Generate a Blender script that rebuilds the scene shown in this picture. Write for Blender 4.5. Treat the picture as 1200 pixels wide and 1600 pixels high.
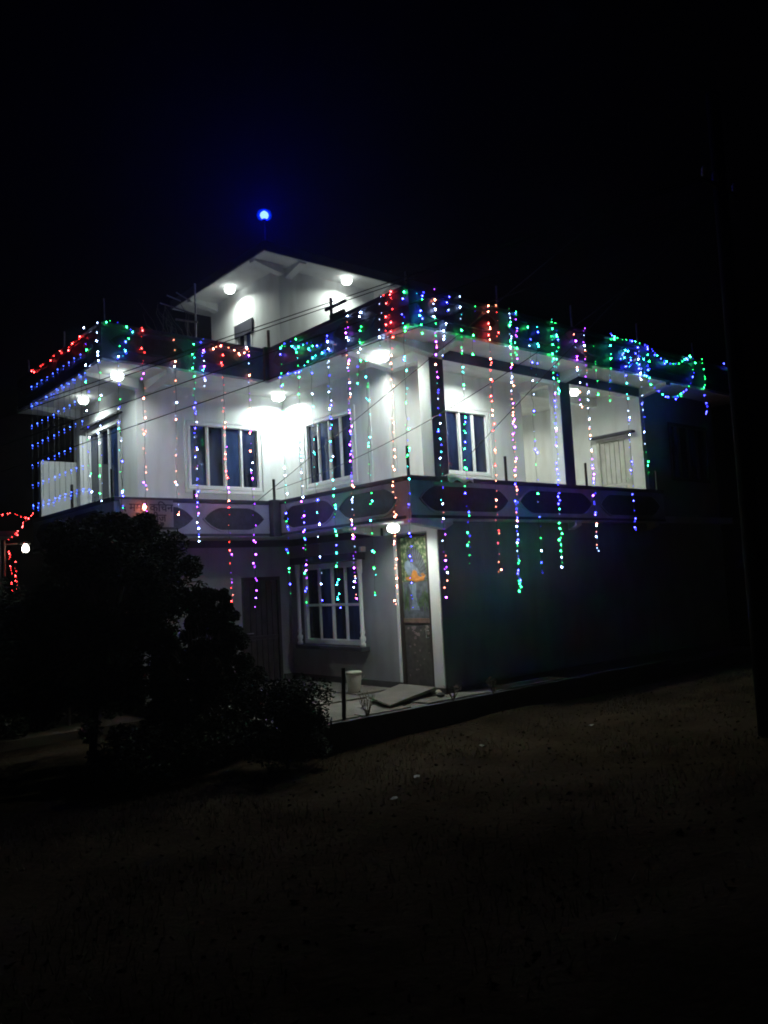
import bpy, bmesh, math, random
from mathutils import Vector, Matrix, noise
for o in list(bpy.data.objects): bpy.data.objects.remove(o)
scene = bpy.context.scene
COL = scene.collection
# ---------------------------------------------------------------- camera
cd = bpy.data.cameras.new('camera'); cam = bpy.data.objects.new('camera', cd); COL.objects.link(cam)
Fv = Vector((0.64608188, 0.75859501, 0.08433158)); Rv = Vector((0.76310725, -0.64425918, -0.05096507)); Uv = Vector((-0.01566954, -0.09728165, 0.99513353))
M3 = Matrix((Rv, Uv, -Fv)).transposed()
cam.matrix_world = Matrix.Translation((-9.66843, -9.96659, 1.93127)) @ M3.to_4x4()
cd.sensor_fit = 'VERTICAL'; cd.sensor_height = 24.0; cd.sensor_width = 18.0
cd.lens = 24 * 1276.77 / 1600; cd.clip_end = 2000; cd.clip_start = 0.05
scene.camera = cam
# ---------------------------------------------------------------- night sky
w = bpy.data.worlds.new('World'); scene.world = w; w.use_nodes = True
nt = w.node_tree; nt.nodes.clear()
wo = nt.nodes.new('ShaderNodeOutputWorld'); bg = nt.nodes.new('ShaderNodeBackground'); sk = nt.nodes.new('ShaderNodeTexSky')
sk.sky_type = 'NISHITA'; sk.sun_disc = False; sk.sun_elevation = math.radians(-4.0); sk.sun_rotation = math.radians(250)
nt.links.new(sk.outputs[0], bg.inputs[0]); nt.links.new(bg.outputs[0], wo.inputs[0]); bg.inputs[1].default_value = SKY_STRENGTH = 0.012
scene.view_settings.view_transform = 'Standard'; scene.view_settings.look = 'None'
scene.view_settings.exposure = 0.0; scene.view_settings.gamma = 1.0; scene.view_settings.use_curve_mapping = False
scene.render.engine = 'CYCLES'
scene.cycles.sample_clamp_indirect = 4.0
scene.cycles.filter_width = 1.9
LAMP = 620.0      # radiance of the white ceiling lamps
PORCH = 1.1
BULB = 58.0       # radiance of the coloured bulbs

# ---------------------------------------------------------------- materials
def new_mat(name):
    m = bpy.data.materials.new(name); m.use_nodes = True
    return m, m.node_tree, m.node_tree.nodes['Principled BSDF']
def surf(name, col, rough=0.7, var=0.15, scale=3.0, bump=0.15, bscale=60.0, metal=0.0, stain=0.0, spec=0.5, dirt=(0.35, 0.32, 0.28)):
    m, t, b = new_mat(name)
    N = t.nodes; L = t.links
    tc = N.new('ShaderNodeTexCoord'); n1 = N.new('ShaderNodeTexNoise'); n1.inputs['Scale'].default_value = scale; n1.inputs['Detail'].default_value = 8
    L.new(tc.outputs['Object'], n1.inputs['Vector'])
    r = N.new('ShaderNodeValToRGB'); r.color_ramp.elements[0].position = 0.3; r.color_ramp.elements[1].position = 0.72
    r.color_ramp.elements[0].color = (*[c * (1 - var) for c in col], 1); r.color_ramp.elements[1].color = (*[min(1, c * (1 + var * .6)) for c in col], 1)
    L.new(n1.outputs['Fac'], r.inputs['Fac'])
    out = r.outputs['Color']
    if stain > 0:   # rain streaks: noise stretched along z
        mp = N.new('ShaderNodeMapping'); mp.inputs['Scale'].default_value = (2.2, 2.2, 0.5); L.new(tc.outputs['Object'], mp.inputs['Vector'])
        n2 = N.new('ShaderNodeTexNoise'); n2.inputs['Scale'].default_value = 1.6; n2.inputs['Detail'].default_value = 6; L.new(mp.outputs[0], n2.inputs['Vector'])
        r2 = N.new('ShaderNodeValToRGB'); r2.color_ramp.elements[0].position = 0.48; r2.color_ramp.elements[1].position = 0.72
        r2.color_ramp.elements[0].color = (0, 0, 0, 1); r2.color_ramp.elements[1].color = (stain, stain, stain, 1)
        L.new(n2.outputs['Fac'], r2.inputs['Fac'])
        mx = N.new('ShaderNodeMix'); mx.data_type = 'RGBA'; L.new(r2.outputs['Color'], mx.inputs[0]); L.new(out, mx.inputs[6])
        mx.inputs[7].default_value = (*[c * d * 1.4 for c, d in zip(col, dirt)], 1); out = mx.outputs[2]
    L.new(out, b.inputs['Base Color'])
    b.inputs['Roughness'].default_value = rough; b.inputs['Metallic'].default_value = metal; b.inputs['Specular IOR Level'].default_value = spec
    if bump:
        n3 = N.new('ShaderNodeTexNoise'); n3.inputs['Scale'].default_value = bscale; n3.inputs['Detail'].default_value = 5; L.new(tc.outputs['Object'], n3.inputs['Vector'])
        bp = N.new('ShaderNodeBump'); bp.inputs['Strength'].default_value = bump; bp.inputs['Distance'].default_value = 0.02
        L.new(n3.outputs['Fac'], bp.inputs['Height']); L.new(bp.outputs[0], b.inputs['Normal'])
    return m
def glow(name, col, strength):
    m, t, b = new_mat(name)
    b.inputs['Base Color'].default_value = (*[c * .5 for c in col], 1); b.inputs['Emission Color'].default_value = (*col, 1); b.inputs['Emission Strength'].default_value = strength
    m.cycles.emission_sampling = 'FRONT'
    return m
M = {}
M['white'] = surf('white_wall_paint', (0.74, 0.76, 0.75), 0.75, 0.06, 0.9, 0.12, 45, stain=0.32)
M['soffit'] = surf('soffit_plaster', (0.70, 0.71, 0.70), 0.8, 0.14, 1.2, 0.2, 30, stain=0.2)
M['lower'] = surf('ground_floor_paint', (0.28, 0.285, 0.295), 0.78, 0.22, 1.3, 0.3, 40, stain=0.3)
M['blue'] = surf('dark_blue_parapet_paint', (0.055, 0.07, 0.13), 0.6, 0.25, 2.5, 0.2, 40, stain=0.2)
M['band'] = surf('dark_grey_band_paint', (0.05, 0.05, 0.07), 0.6, 0.3, 3, 0.2, 40)
M['frame_paint'] = surf('lavender_parapet_paint', (0.42, 0.42, 0.47), 0.7, 0.15, 2.5, 0.2, 40, stain=0.4)
M['oval'] = surf('dark_oval_panel', (0.03, 0.03, 0.05), 0.45, 0.4, 9, 0.3, 25)
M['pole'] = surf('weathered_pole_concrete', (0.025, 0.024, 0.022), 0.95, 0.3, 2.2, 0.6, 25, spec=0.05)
M['concrete'] = surf('rough_concrete', (0.20, 0.185, 0.155), 0.9, 0.3, 2.2, 0.6, 25, stain=0.2)
M['path'] = surf('dusty_path', (0.10, 0.085, 0.06), 0.95, 0.4, 1.2, 0.5, 25, spec=0.1)
M['facing'] = surf('navy_column_front', (0.06, 0.065, 0.12), 0.65, 0.2, 2.5, 0.2, 40, stain=0.15)
M['plinth'] = surf('dark_plinth_cement', (0.07, 0.07, 0.07), 0.8, 0.3, 3, 0.4, 30)
M['upvc'] = surf('white_window_frame', (0.78, 0.79, 0.80), 0.35, 0.04, 5, 0.0)
M['steel'] = surf('rusty_rebar', (0.20, 0.16, 0.13), 0.6, 0.3, 20, 0.3, 80, metal=0.5)
M['alu'] = surf('dull_aluminium', (0.55, 0.55, 0.56), 0.4, 0.1, 20, 0.0, metal=0.9)
M['dark'] = surf('dark_painted_wood', (0.035, 0.03, 0.028), 0.6, 0.3, 10, 0.2, 60)
M['door'] = surf('dark_brown_door', (0.05, 0.04, 0.035), 0.45, 0.35, 6, 0.3, 30)
M['pale_door'] = surf('pale_painted_door', (0.58, 0.58, 0.54), 0.6, 0.12, 6, 0.2, 40, stain=0.3)
M['wire'] = surf('black_wire', (0.02, 0.02, 0.02), 0.5, 0.1, 5, 0.0)
M['strand'] = surf('clear_green_strand', (0.03, 0.04, 0.035), 0.6, 0.1, 5, 0.0)
M['plastic'] = surf('white_bucket_plastic', (0.62, 0.60, 0.52), 0.4, 0.12, 8, 0.05, 30, stain=0.3)
M['bark'] = surf('bark', (0.09, 0.07, 0.05), 0.9, 0.3, 12, 0.6, 40)
M['leaf'] = surf('dark_leaf', (0.014, 0.022, 0.009), 0.8, 0.35, 4, 0.0, spec=0.15)
M['leaf2'] = surf('olive_leaf', (0.035, 0.042, 0.018), 0.8, 0.35, 4, 0.0, spec=0.15)
M['dry'] = surf('dry_twig', (0.14, 0.11, 0.07), 0.8, 0.3, 10, 0.0)
M['paper'] = surf('paper_scrap', (0.55, 0.54, 0.5), 0.8, 0.1, 10, 0.0)
M['cloth'] = surf('pale_cloth', (0.7, 0.7, 0.68), 0.9, 0.1, 12, 0.3, 50)
M['banner'] = surf('grey_banner_vinyl', (0.22, 0.23, 0.25), 0.5, 0.12, 6, 0.1, 20)
M['ink'] = surf('dark_ink', (0.02, 0.02, 0.05), 0.5, 0.1, 6, 0.0)
M['red_ink'] = surf('red_print', (0.25, 0.02, 0.03), 0.5, 0.1, 6, 0.0)
M['ceramic'] = surf('grey_ceramic', (0.5, 0.48, 0.45), 0.25, 0.1, 6, 0.0)
def glass(name, col):
    m, t, b = new_mat(name); N = t.nodes
    tc0 = N.new('ShaderNodeTexCoord'); mp0 = N.new('ShaderNodeMapping'); mp0.inputs['Scale'].default_value = (3.0, 3.0, 0.8); n0 = N.new('ShaderNodeTexNoise'); n0.inputs['Scale'].default_value = 1.3; n0.inputs['Detail'].default_value = 3
    r0 = N.new('ShaderNodeValToRGB'); r0.color_ramp.elements[0].position = .38; r0.color_ramp.elements[1].position = .62; r0.color_ramp.elements[0].color = (*[c*.35 for c in col], 1); r0.color_ramp.elements[1].color = (*[c*1.7 for c in col], 1)
    t.links.new(tc0.outputs['Object'], mp0.inputs[0]); t.links.new(mp0.outputs[0], n0.inputs['Vector']); t.links.new(n0.outputs['Fac'], r0.inputs['Fac']); t.links.new(r0.outputs[0], b.inputs['Base Color'])
    b.inputs['Roughness'].default_value = 0.06; b.inputs['Specular IOR Level'].default_value = 0.4
    tc = N.new('ShaderNodeTexCoord'); n = N.new('ShaderNodeTexNoise'); n.inputs['Scale'].default_value = 1.5
    bp = N.new('ShaderNodeBump'); bp.inputs['Strength'].default_value = 0.05; bp.inputs['Distance'].default_value = 0.05
    t.links.new(tc.outputs['Object'], n.inputs['Vector']); t.links.new(n.outputs['Fac'], bp.inputs['Height']); t.links.new(bp.outputs[0], b.inputs['Normal'])
    return m
M['glass'] = glass('tinted_blue_glass', (0.018, 0.035, 0.10)); M['glass2'] = glass('dark_tinted_glass', (0.010, 0.016, 0.045))
M['lamp'] = glow('lit_lamp_diffuser', (0.87, 1.0, 0.96), LAMP)
M['lamp_soft'] = glow('lit_lamp_diffuser_small', (0.95, 1.0, 0.86), LAMP * 1.25)
M['lamp_strong'] = glow('lit_lamp_diffuser_bright', (0.87, 1.0, 0.96), LAMP * 1.5)
M['lamp_skirt'] = glow('lit_lamp_side', (0.92, 1.0, 0.96), 6.0)
M['lamp_porch'] = glow('lit_porch_diffuser', (0.92, 1.0, 0.9), LAMP * PORCH)
M['lamp_warm'] = glow('lit_neighbour_bulb', (1.0, 0.95, 0.78), 14)
M['lamp_eave'] = glow('lit_lamp_diffuser_eave', (0.90, 1.0, 0.92), LAMP * 0.95)
M['lamp_bright'] = glow('lit_lamp_diffuser_veranda', (0.90, 1.0, 0.92), LAMP * 2.6)
M['lamp_low'] = glow('lit_lamp_diffuser_low', (0.90, 1.0, 0.92), LAMP * 1.0)
M['beacon'] = glow('lit_blue_beacon', (0.0007, 0.0014, 1.0), 1100)
M['beacon_core'] = glow('lit_blue_beacon_core', (0.35, 0.8, 1.0), 120)
BC = {'R': (1.0, 0.03, 0.03), 'G': (0.02, 1.0, 0.16), 'B': (0.03, 0.03, 1.0), 'b': (0.04, 0.10, 1.0), 'W': (0.40, 0.55, 1.0), 'P': (0.38, 0.05, 1.0), 'O': (1.0, 0.22, 0.13), 'T': (0.03, 0.65, 0.60)}
for k, c in BC.items():
    for j, s in enumerate((0.08, 0.45, 1.6)):
        M['bulb' + k + str(j)] = glow('lit_bulb_%s_%d' % (k, j), c, BULB * s)

# ---------------------------------------------------------------- mesh helpers
class MB:
    def __init__(s): s.v = []; s.f = []; s.m = []
    def add(s, v, f, mi=0):
        k = len(s.v); s.v += [tuple(p) for p in v]; s.f += [tuple(i + k for i in q) for q in f]; s.m += [mi] * len(f); return s
    def box(s, x0, x1, y0, y1, z0, z1, mi=0):
        x0, x1 = min(x0, x1), max(x0, x1); y0, y1 = min(y0, y1), max(y0, y1); z0, z1 = min(z0, z1), max(z0, z1)
        return s.add([(x0,y0,z0),(x1,y0,z0),(x1,y1,z0),(x0,y1,z0),(x0,y0,z1),(x1,y0,z1),(x1,y1,z1),(x0,y1,z1)],
            [(0,3,2,1),(4,5,6,7),(0,1,5,4),(1,2,6,5),(2,3,7,6),(3,0,4,7)], mi)
    def prism(s, poly, z0, z1, mi=0):
        n = len(poly); a = sum(poly[i][0]*poly[(i+1)%n][1]-poly[(i+1)%n][0]*poly[i][1] for i in range(n))
        if a < 0: poly = poly[::-1]
        v = [(x,y,z0) for x,y in poly] + [(x,y,z1) for x,y in poly]
        return s.add(v, [tuple(range(n))[::-1], tuple(range(n, 2*n))] + [(i,(i+1)%n,(i+1)%n+n,i+n) for i in range(n)], mi)
    def tube(s, pts, r, n=6, r2=None, mi=0, cap=True):
        pts = [Vector(p) for p in pts]; r2 = r if r2 is None else r2; K = len(pts); rings = []
        up = Vector((0,0,1)); 
        for i, p in enumerate(pts):
            d = (pts[min(i+1,K-1)] - pts[max(i-1,0)]).normalized()
            u = d.cross(up if abs(d.z) < .95 else Vector((1,0,0))).normalized(); w_ = u.cross(d)
            rr = r + (r2 - r) * i / max(1, K-1)
            rings.append([p + (u*math.cos(2*math.pi*k/n) + w_*math.sin(2*math.pi*k/n))*rr for k in range(n)])
        v = [q for R_ in rings for q in R_]
        f = [(i*n+k, i*n+(k+1)%n, (i+1)*n+(k+1)%n, (i+1)*n+k) for i in range(K-1) for k in range(n)]
        if cap: f += [tuple(range(n))[::-1], tuple(range((K-1)*n, K*n))]
        return s.add(v, f, mi)
    def lathe(s, prof, c=(0,0,0), n=16, mi=0):
        K = len(prof); v = [(c[0]+r*math.cos(2*math.pi*k/n), c[1]+r*math.sin(2*math.pi*k/n), c[2]+z) for r, z in prof for k in range(n)]
        f = [(i*n+k, i*n+(k+1)%n, (i+1)*n+(k+1)%n, (i+1)*n+k) for i in range(K-1) for k in range(n)]
        f += [tuple(range(n))[::-1], tuple(range((K-1)*n, K*n))]
        return s.add(v, f, mi)
    def build(s, name, mat, parent=None, loc=None, bevel=0, smooth=False, **props):
        me = bpy.data.meshes.new(name); me.from_pydata(s.v, [], s.f)
        for m in (mat if isinstance(mat, (list, tuple)) else [mat]): me.materials.append(M[m] if isinstance(m, str) else m)
        me.polygons.foreach_set('material_index', s.m)
        if smooth: me.polygons.foreach_set('use_smooth', [True]*len(s.f))
        me.update()
        o = bpy.data.objects.new(name, me); COL.objects.link(o)
        if loc: o.location = loc
        if parent: o.parent = parent
        if bevel:
            b = o.modifiers.new('bevel', 'BEVEL'); b.width = bevel; b.segments = 2; b.limit_method = 'ANGLE'
        for k, v in props.items(): o[k] = v
        return o
def thing(name, label, cat, loc=(0,0,0), rz=0, group=None):
    o = bpy.data.objects.new(name, None); COL.objects.link(o); o.location = loc; o.rotation_euler = (0,0,rz); o.empty_display_size = .2
    o['label'] = label; o['category'] = cat
    if group: o['group'] = group
    return o
def tag(o, label, cat, group=None):
    o['label'] = label; o['category'] = cat
    if group: o['group'] = group
    return o
def wall_rects(u0, u1, z0, z1, holes):
    """split a wall rectangle round its openings; returns rectangles (u0,u1,z0,z1)"""
    us = sorted({u0, u1, *[h[0] for h in holes], *[h[1] for h in holes]}); out = []
    for i in range(len(us)-1):
        a, b = us[i], us[i+1]; zs = [(z0, z1)]
        for h in holes:
            if h[0] <= a + 1e-6 and h[1] >= b - 1e-6:
                new = []
                for s, e in zs:
                    if h[2] > s: new.append((s, min(e, h[2])))
                    if h[3] < e: new.append((max(s, h[3]), e))
                zs = new
        out += [(a, b, s, e) for s, e in zs if e - s > 1e-4]
    return out
def wall(name, mat, ax, plane, thick, u0, u1, z0, z1, holes=(), parent=None):
    """ax='x': outer face at x=plane, runs along y. ax='y': outer face at y=plane, runs along x. The body goes towards +thick."""
    # shared-vertex grid so that no internal faces coincide
    us = sorted({u0, u1, *[h[0] for h in holes], *[h[1] for h in holes]}); zs = sorted({z0, z1, *[h[2] for h in holes], *[h[3] for h in holes]})
    us = [u for u in us if u0 <= u <= u1]; zs = [z for z in zs if z0 <= z <= z1]
    solid = lambda i, j: 0 <= i < len(us)-1 and 0 <= j < len(zs)-1 and not any(h[0]-1e-6 <= us[i] and us[i+1] <= h[1]+1e-6 and h[2]-1e-6 <= zs[j] and zs[j+1] <= h[3]+1e-6 for h in holes)
    b = MB(); P = (lambda u, d, z: (plane+d, u, z)) if ax == 'x' else (lambda u, d, z: (u, plane+d, z))
    flip = (ax == 'x') ^ (thick < 0)
    def quad(q): b.add(q if not flip else q[::-1], [(0,1,2,3)])
    for i in range(len(us)-1):
        for j in range(len(zs)-1):
            if not solid(i, j): continue
            a, c, s, e = us[i], us[i+1], zs[j], zs[j+1]
            quad([P(a,0,s), P(c,0,s), P(c,0,e), P(a,0,e)]); quad([P(a,thick,s), P(a,thick,e), P(c,thick,e), P(c,thick,s)])
            if not solid(i-1, j): quad([P(a,0,s), P(a,0,e), P(a,thick,e), P(a,thick,s)])
            if not solid(i+1, j): quad([P(c,0,s), P(c,thick,s), P(c,thick,e), P(c,0,e)])
            if not solid(i, j-1): quad([P(a,0,s), P(a,thick,s), P(c,thick,s), P(c,0,s)])
            if not solid(i, j+1): quad([P(a,0,e), P(c,0,e), P(c,thick,e), P(a,thick,e)])
    return b.build(name, mat, parent)
# ================================================================ GROUND
def gz(x, y):
    """terrain height: yard level ditch along the kerb, rising to the road the camera stands on"""
    d = -(y + 0.64)
    if d < 0: base = -0.36
    else: base = -0.36 + 0.5 * min(1, max(0, (d - 1.2) / 6.5)) ** 1.2
    mound = 0.13 * math.exp(-((x - 0.2) / 1.6) ** 2 - ((y + 1.0) / 0.35) ** 2)
    n = noise.noise(Vector((x * .45, y * .45, 3))) * .06 + noise.noise(Vector((x * 1.9, y * 1.9, 7))) * .025 + noise.noise(Vector((x * 5, y * 5, 1))) * .006
    return base + mound + n
gm, gt, gb = new_mat('dry_field_soil'); N = gt.nodes; L = gt.links
tc = N.new('ShaderNodeTexCoord'); na = N.new('ShaderNodeTexNoise'); na.inputs['Scale'].default_value = 0.9; na.inputs['Detail'].default_value = 12; na.inputs['Roughness'].default_value = .7
L.new(tc.outputs['Object'], na.inputs['Vector'])
ra = N.new('ShaderNodeValToRGB'); ra.color_ramp.elements[0].position = .35; ra.color_ramp.elements[1].position = .68
ra.color_ramp.elements[0].color = (0.021, 0.015, 0.009, 1); ra.color_ramp.elements[1].color = (0.062, 0.046, 0.029, 1)
L.new(na.outputs['Fac'], ra.inputs['Fac']); L.new(ra.outputs[0], gb.inputs['Base Color']); gb.inputs['Roughness'].default_value = 1.0; gb.inputs['Specular IOR Level'].default_value = 0.0
nb = N.new('ShaderNodeTexNoise'); nb.inputs['Scale'].default_value = 14; nb.inputs['Detail'].default_value = 8; L.new(tc.outputs['Object'], nb.inputs['Vector'])
bp = N.new('ShaderNodeBump'); bp.inputs['Strength'].default_value = .5; bp.inputs['Distance'].default_value = .05; L.new(nb.outputs['Fac'], bp.inputs['Height']); L.new(bp.outputs[0], gb.inputs['Normal'])
M['soil'] = gm
def axis(lo, flo, fhi, hi, step):
    a = [lo + (flo - lo) * (1 - (1 - i / 8) ** 0.5) for i in range(8)]
    a = [lo, lo*.5+flo*.5, lo*.2+flo*.8]
    k = flo
    while k < fhi: a.append(k); k += step
    return a + [fhi, fhi*.8+hi*.2, fhi*.5+hi*.5, hi]
xs = axis(-400, -14, 12, 400, .16); ys = axis(-400, -12, 0.2, 2.0, .16)[:-3] + [0.4]
v = [(x, y, gz(x, y) if (-15 < x < 13 and -13 < y) else -.2) for y in ys for x in xs]; nx = len(xs)
g = MB(); g.add(v, [(j*nx+i, j*nx+i+1, (j+1)*nx+i+1, (j+1)*nx+i) for j in range(len(ys)-1) for i in range(nx-1)])
g.build('ground', 'soil', kind='structure', smooth=True)
gf = MB(); gf.add([(-400, .4, -.36), (400, .4, -.36), (400, 600, -.36), (-400, 600, -.36)], [(0,1,2,3)])
gf.build('far_ground', 'soil', kind='structure')
# concrete yard round the house: platform with a dark kerb face
yard = MB(); yard.prism([(-3.55, -.62), (2.6, -.62), (2.6, -.02), (-0.02, -.02), (-0.02, 4.5), (-3.55, 4.5)], -.40, 0.0)
yo = yard.build('yard_platform', 'concrete', kind='structure')
yk = MB(); yk.box(-3.55, 5.8, -.72, -.625, -.45, 0.02); yk.build('yard_kerb', 'plinth', kind='structure', bevel=.01)
ls = MB(); ls.prism([(-9, 3.6), (-3.6, 3.6), (-3.6, 7.6), (-9, 7.6)], -.4, -.22); ls.build('side_path', 'path', kind='structure')
rp = MB(); rp.box(2.65, 10, -.62, -.02, -.45, -.10); rp.build('side_ditch_edge', 'plinth', kind='structure')
# paving slabs of the yard that show their joints
rng = random.Random(4)
for i, (x0, x1, y0, y1) in enumerate([(-3.4,-2.3,-.55,.45),(-2.25,-1.3,-.55,-.35),(-.95,.55,-.55,-.12),(.6,2.4,-.55,-.15),(-3.4,-2.3,.5,1.9),(-2.25,-1.0,.9,1.9),(-.95,-.1,1.25,1.9),(-3.4,-2.0,1.95,3.2),(-1.95,-.1,1.95,3.2)]):
    q = MB(); q.box(x0, x1, y0, y1, 0.002, .022 + rng.random()*.012); q.build('paving_slab', 'concrete', yo, bevel=.006)

# ================================================================ HOUSE
H = thing('house', 'white two storey house with a rooftop room and strings of coloured lights at night', 'house')
A_, B_, C_, XE = 1.12, 4.54, 3.32, 6.49
def window(ax, plane, u0, u1, z0, z1, bars, name='window', glassm='glass', inner=True, transom=None, deep=.06, frame=.07, mat='upvc', widths=None, open_first=False):
    P = (lambda u, d, z: (plane+d, u, z)) if ax == 'x' else (lambda u, d, z: (u, plane+d, z))
    def bx(b, a, c, d0, d1, s, e): p, q = P(a, d0, s), P(c, d1, e); b.box(p[0], q[0], p[1], q[1], p[2], q[2])
    f = MB()
    bx(f, u0-.004, u1+.004, -.02, deep+.03, z1-frame, z1+.004); bx(f, u0-.004, u1+.004, -.02, deep+.03, z0-.004, z0+frame)
    bx(f, u0-.004, u0+frame, -.018, deep+.028, z0+frame, z1-frame); bx(f, u1-frame, u1+.004, -.018, deep+.028, z0+frame, z1-frame)
    W = f.build(name, mat, H, bevel=.006)
    a, c = u0+frame, u1-frame
    edges = [a + (c-a)*k/bars for k in range(bars+1)] if not widths else widths
    for k in range(bars+1):
        if 0 < k < bars:
            m_ = MB(); bx(m_, edges[k]-.022, edges[k]+.022, .0, deep, z0+frame, z1-frame); m_.build('mullion', mat, W, bevel=.004)
    for k in range(bars):
        zs = [z0+frame, z1-frame] if transom is None else [z0+frame, transom, z1-frame]
        for q in range(len(zs)-1):
            d = .028 + .012*(k % 2)
            pn = MB(); bx(pn, edges[k]+.03*(k > 0), edges[k+1]-.03*(k < bars-1), d, d+.006, zs[q]+.02*(q > 0), zs[q+1]-.02*(q < len(zs)-2))
            pn.build('pane', glassm if k % 2 == 0 else 'glass2', W)
        if transom: 
            t_ = MB(); bx(t_, edges[k]+.03*(k > 0), edges[k+1]-.03*(k < bars-1), .004, deep-.004, transom-.025, transom+.025); t_.build('transom', mat, W)
        # inner sash rim
        if inner:
            s_ = MB(); e0, e1 = edges[k]+.028*(k > 0), edges[k+1]-.028*(k < bars-1); d = .018 + .012*(k % 2)
            r_ = .012
            bx(s_, e0, e1, d, d+.03, z1-frame-r_, z1-frame); bx(s_, e0, e1, d, d+.03, z0+frame, z0+frame+r_)
            bx(s_, e0, e0+r_, d, d+.03, z0+frame+r_, z1-frame-r_); bx(s_, e1-r_, e1, d, d+.03, z0+frame+r_, z1-frame-r_)
            s_.build('sash', mat, W)
    return W
# ---- ground floor walls
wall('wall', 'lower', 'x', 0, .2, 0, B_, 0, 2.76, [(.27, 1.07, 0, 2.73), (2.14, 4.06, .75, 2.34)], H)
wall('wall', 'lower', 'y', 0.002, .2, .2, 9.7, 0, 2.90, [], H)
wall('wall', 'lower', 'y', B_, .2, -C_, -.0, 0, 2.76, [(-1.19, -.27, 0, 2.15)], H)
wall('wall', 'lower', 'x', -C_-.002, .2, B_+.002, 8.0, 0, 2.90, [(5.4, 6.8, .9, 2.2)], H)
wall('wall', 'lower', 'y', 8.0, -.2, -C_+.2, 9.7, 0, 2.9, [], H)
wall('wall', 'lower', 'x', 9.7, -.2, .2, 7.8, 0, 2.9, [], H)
# plinth
p = MB(); p.box(-.035, -.0, 1.09, B_-.04, -.02, .13); p.box(-.035, 0, -.035, .24, -.02, .10); p.box(-.035, 9.7, -.035, -.002, -.3, .09); p.box(-C_, -1.21, B_-.04, B_, -.3, .13); p.box(-.25, -.04, B_-.04, B_, -.02, .13)
p.build('plinth', 'plinth', H)
# first slab with beams
s = MB(); s.prism([(-.775, -.205), (-.775, 3.765), (-4.095, 3.765), (-4.095, 8.2), (9.9, 8.2), (9.9, -.205)], 2.905, 3.05); s.build('floor_slab', 'soffit', H)
s = MB(); s.box(-.03, .2, 1.45, B_-.03, 2.762, 2.903); s.box(-C_, -.03, B_-.03, B_+.2, 2.762, 2.903); s.build('beam', 'band', H)
s = MB(); s.box(.002, .2, 0.004, 1.45, 2.762, 2.903); s.build('beam', 'white', H)
def bracket(x, y, dx, dy, ln, zt, zb, ztip, mat='white', wd=.18):
    """tapered cantilever beam under a slab, from the wall corner outwards"""
    b = MB(); px, py = -dy, dx
    pts = []
    for s_ in (0, wd):
        for t_, z_ in ((0, zb), (ln, ztip)):
            pts += [(x+dx*t_+px*s_, y+dy*t_+py*s_, z_), (x+dx*t_+px*s_, y+dy*t_+py*s_, zt)]
    b.add(pts, [(0,2,3,1), (4,5,7,6), (0,4,6,2), (2,6,7,3), (0,1,5,4), (1,3,7,5)])
    return b.build('beam', mat, H)
bracket(-.002, -.0, -1, 0, .76, 2.903, 2.76, 2.86)            # below the parapet corner, towards the yard
bracket(-.002, 1.66, -1, 0, .76, 2.903, 2.76, 2.86)
bracket(.0, -.002, 0, -1, .19, 2.903, 2.76, 2.84)
bracket(3.6, -.0, 0, -1, .19, 2.903, 2.76, 2.84); bracket(6.4, -.0, 0, -1, .19, 2.903, 2.76, 2.84)
# ---- upper floor walls (0.15 thick)
Z0, ZB, ZR = 3.052, 5.75, 5.944
LW = (5.31, 7.0, 3.72, 5.36)
wall('wall', 'white', 'x', 0, .15, A_, B_, Z0, ZR-.002, [(2.16, 3.77, 3.92, 5.27)], H)
wall('wall', 'white', 'y', B_, .15, -C_, -.0, Z0, ZR-.002, [(-2.29, -.62, 3.92, 5.27)], H)
wall('wall', 'white', 'x', -C_-.001, .15, B_+.15, 7.82, Z0, ZR-.002, [LW], H)
wall('wall', 'white', 'y', 7.82, -.15, -C_+.15, 9.7, Z0, ZR-.002, [], H)
wall('wall', 'white', 'y', A_, .15, .15, 3.75, Z0, ZR-.002, [(1.0, 2.68, 3.93, 5.25)], H)
wall('wall', 'white', 'x', 3.75, -.15, A_+.15, 4.2, Z0, ZR-.002, [], H)
wall('wall', 'white', 'y', 4.2, .15, 3.6, XE, Z0, ZR-.002, [], H)
wall('wall', 'white', 'x', XE, .15, .0, 4.35, Z0, ZR-.002, [(.30, 1.21, Z0, 4.95)], H)
wall('wall', 'lower', 'y', 0.001, .15, XE+.15, 9.7, Z0, ZR-.002, [(7.61, 9.35, 3.92, 5.28)], H)
wall('wall', 'white', 'x', 9.7, -.15, .15, 7.6, Z0, ZR-.002, [], H)
# balcony end wall, half height
q = MB(); q.box(-4.08, -C_-.003, 7.66, 7.8, Z0, 4.83); q.build('balcony_screen_wall', 'white', H, bevel=.01)
# pillars
q = MB(); q.box(0, .33, 0, .28, Z0, ZB); q.build('pillar', 'white', H, bevel=.008)
q = MB(); q.box(3.61, 3.93, 0, .27, Z0, ZB); q.build('pillar', 'white', H, bevel=.008)
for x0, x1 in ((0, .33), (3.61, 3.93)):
    q = MB(); q.box(x0+.004, x1+.004, -.014, -.001, Z0, ZB); q.build('pillar_facing', 'facing', H, bevel=.003)  # thin navy sheet over each pillar's street face
q = MB(); q.box(.34, XE-.001, -.012, -.001, ZB-.001, ZR-.004); q.build('beam_facing', 'facing', H)  # same navy sheet along the beam's street face
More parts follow.
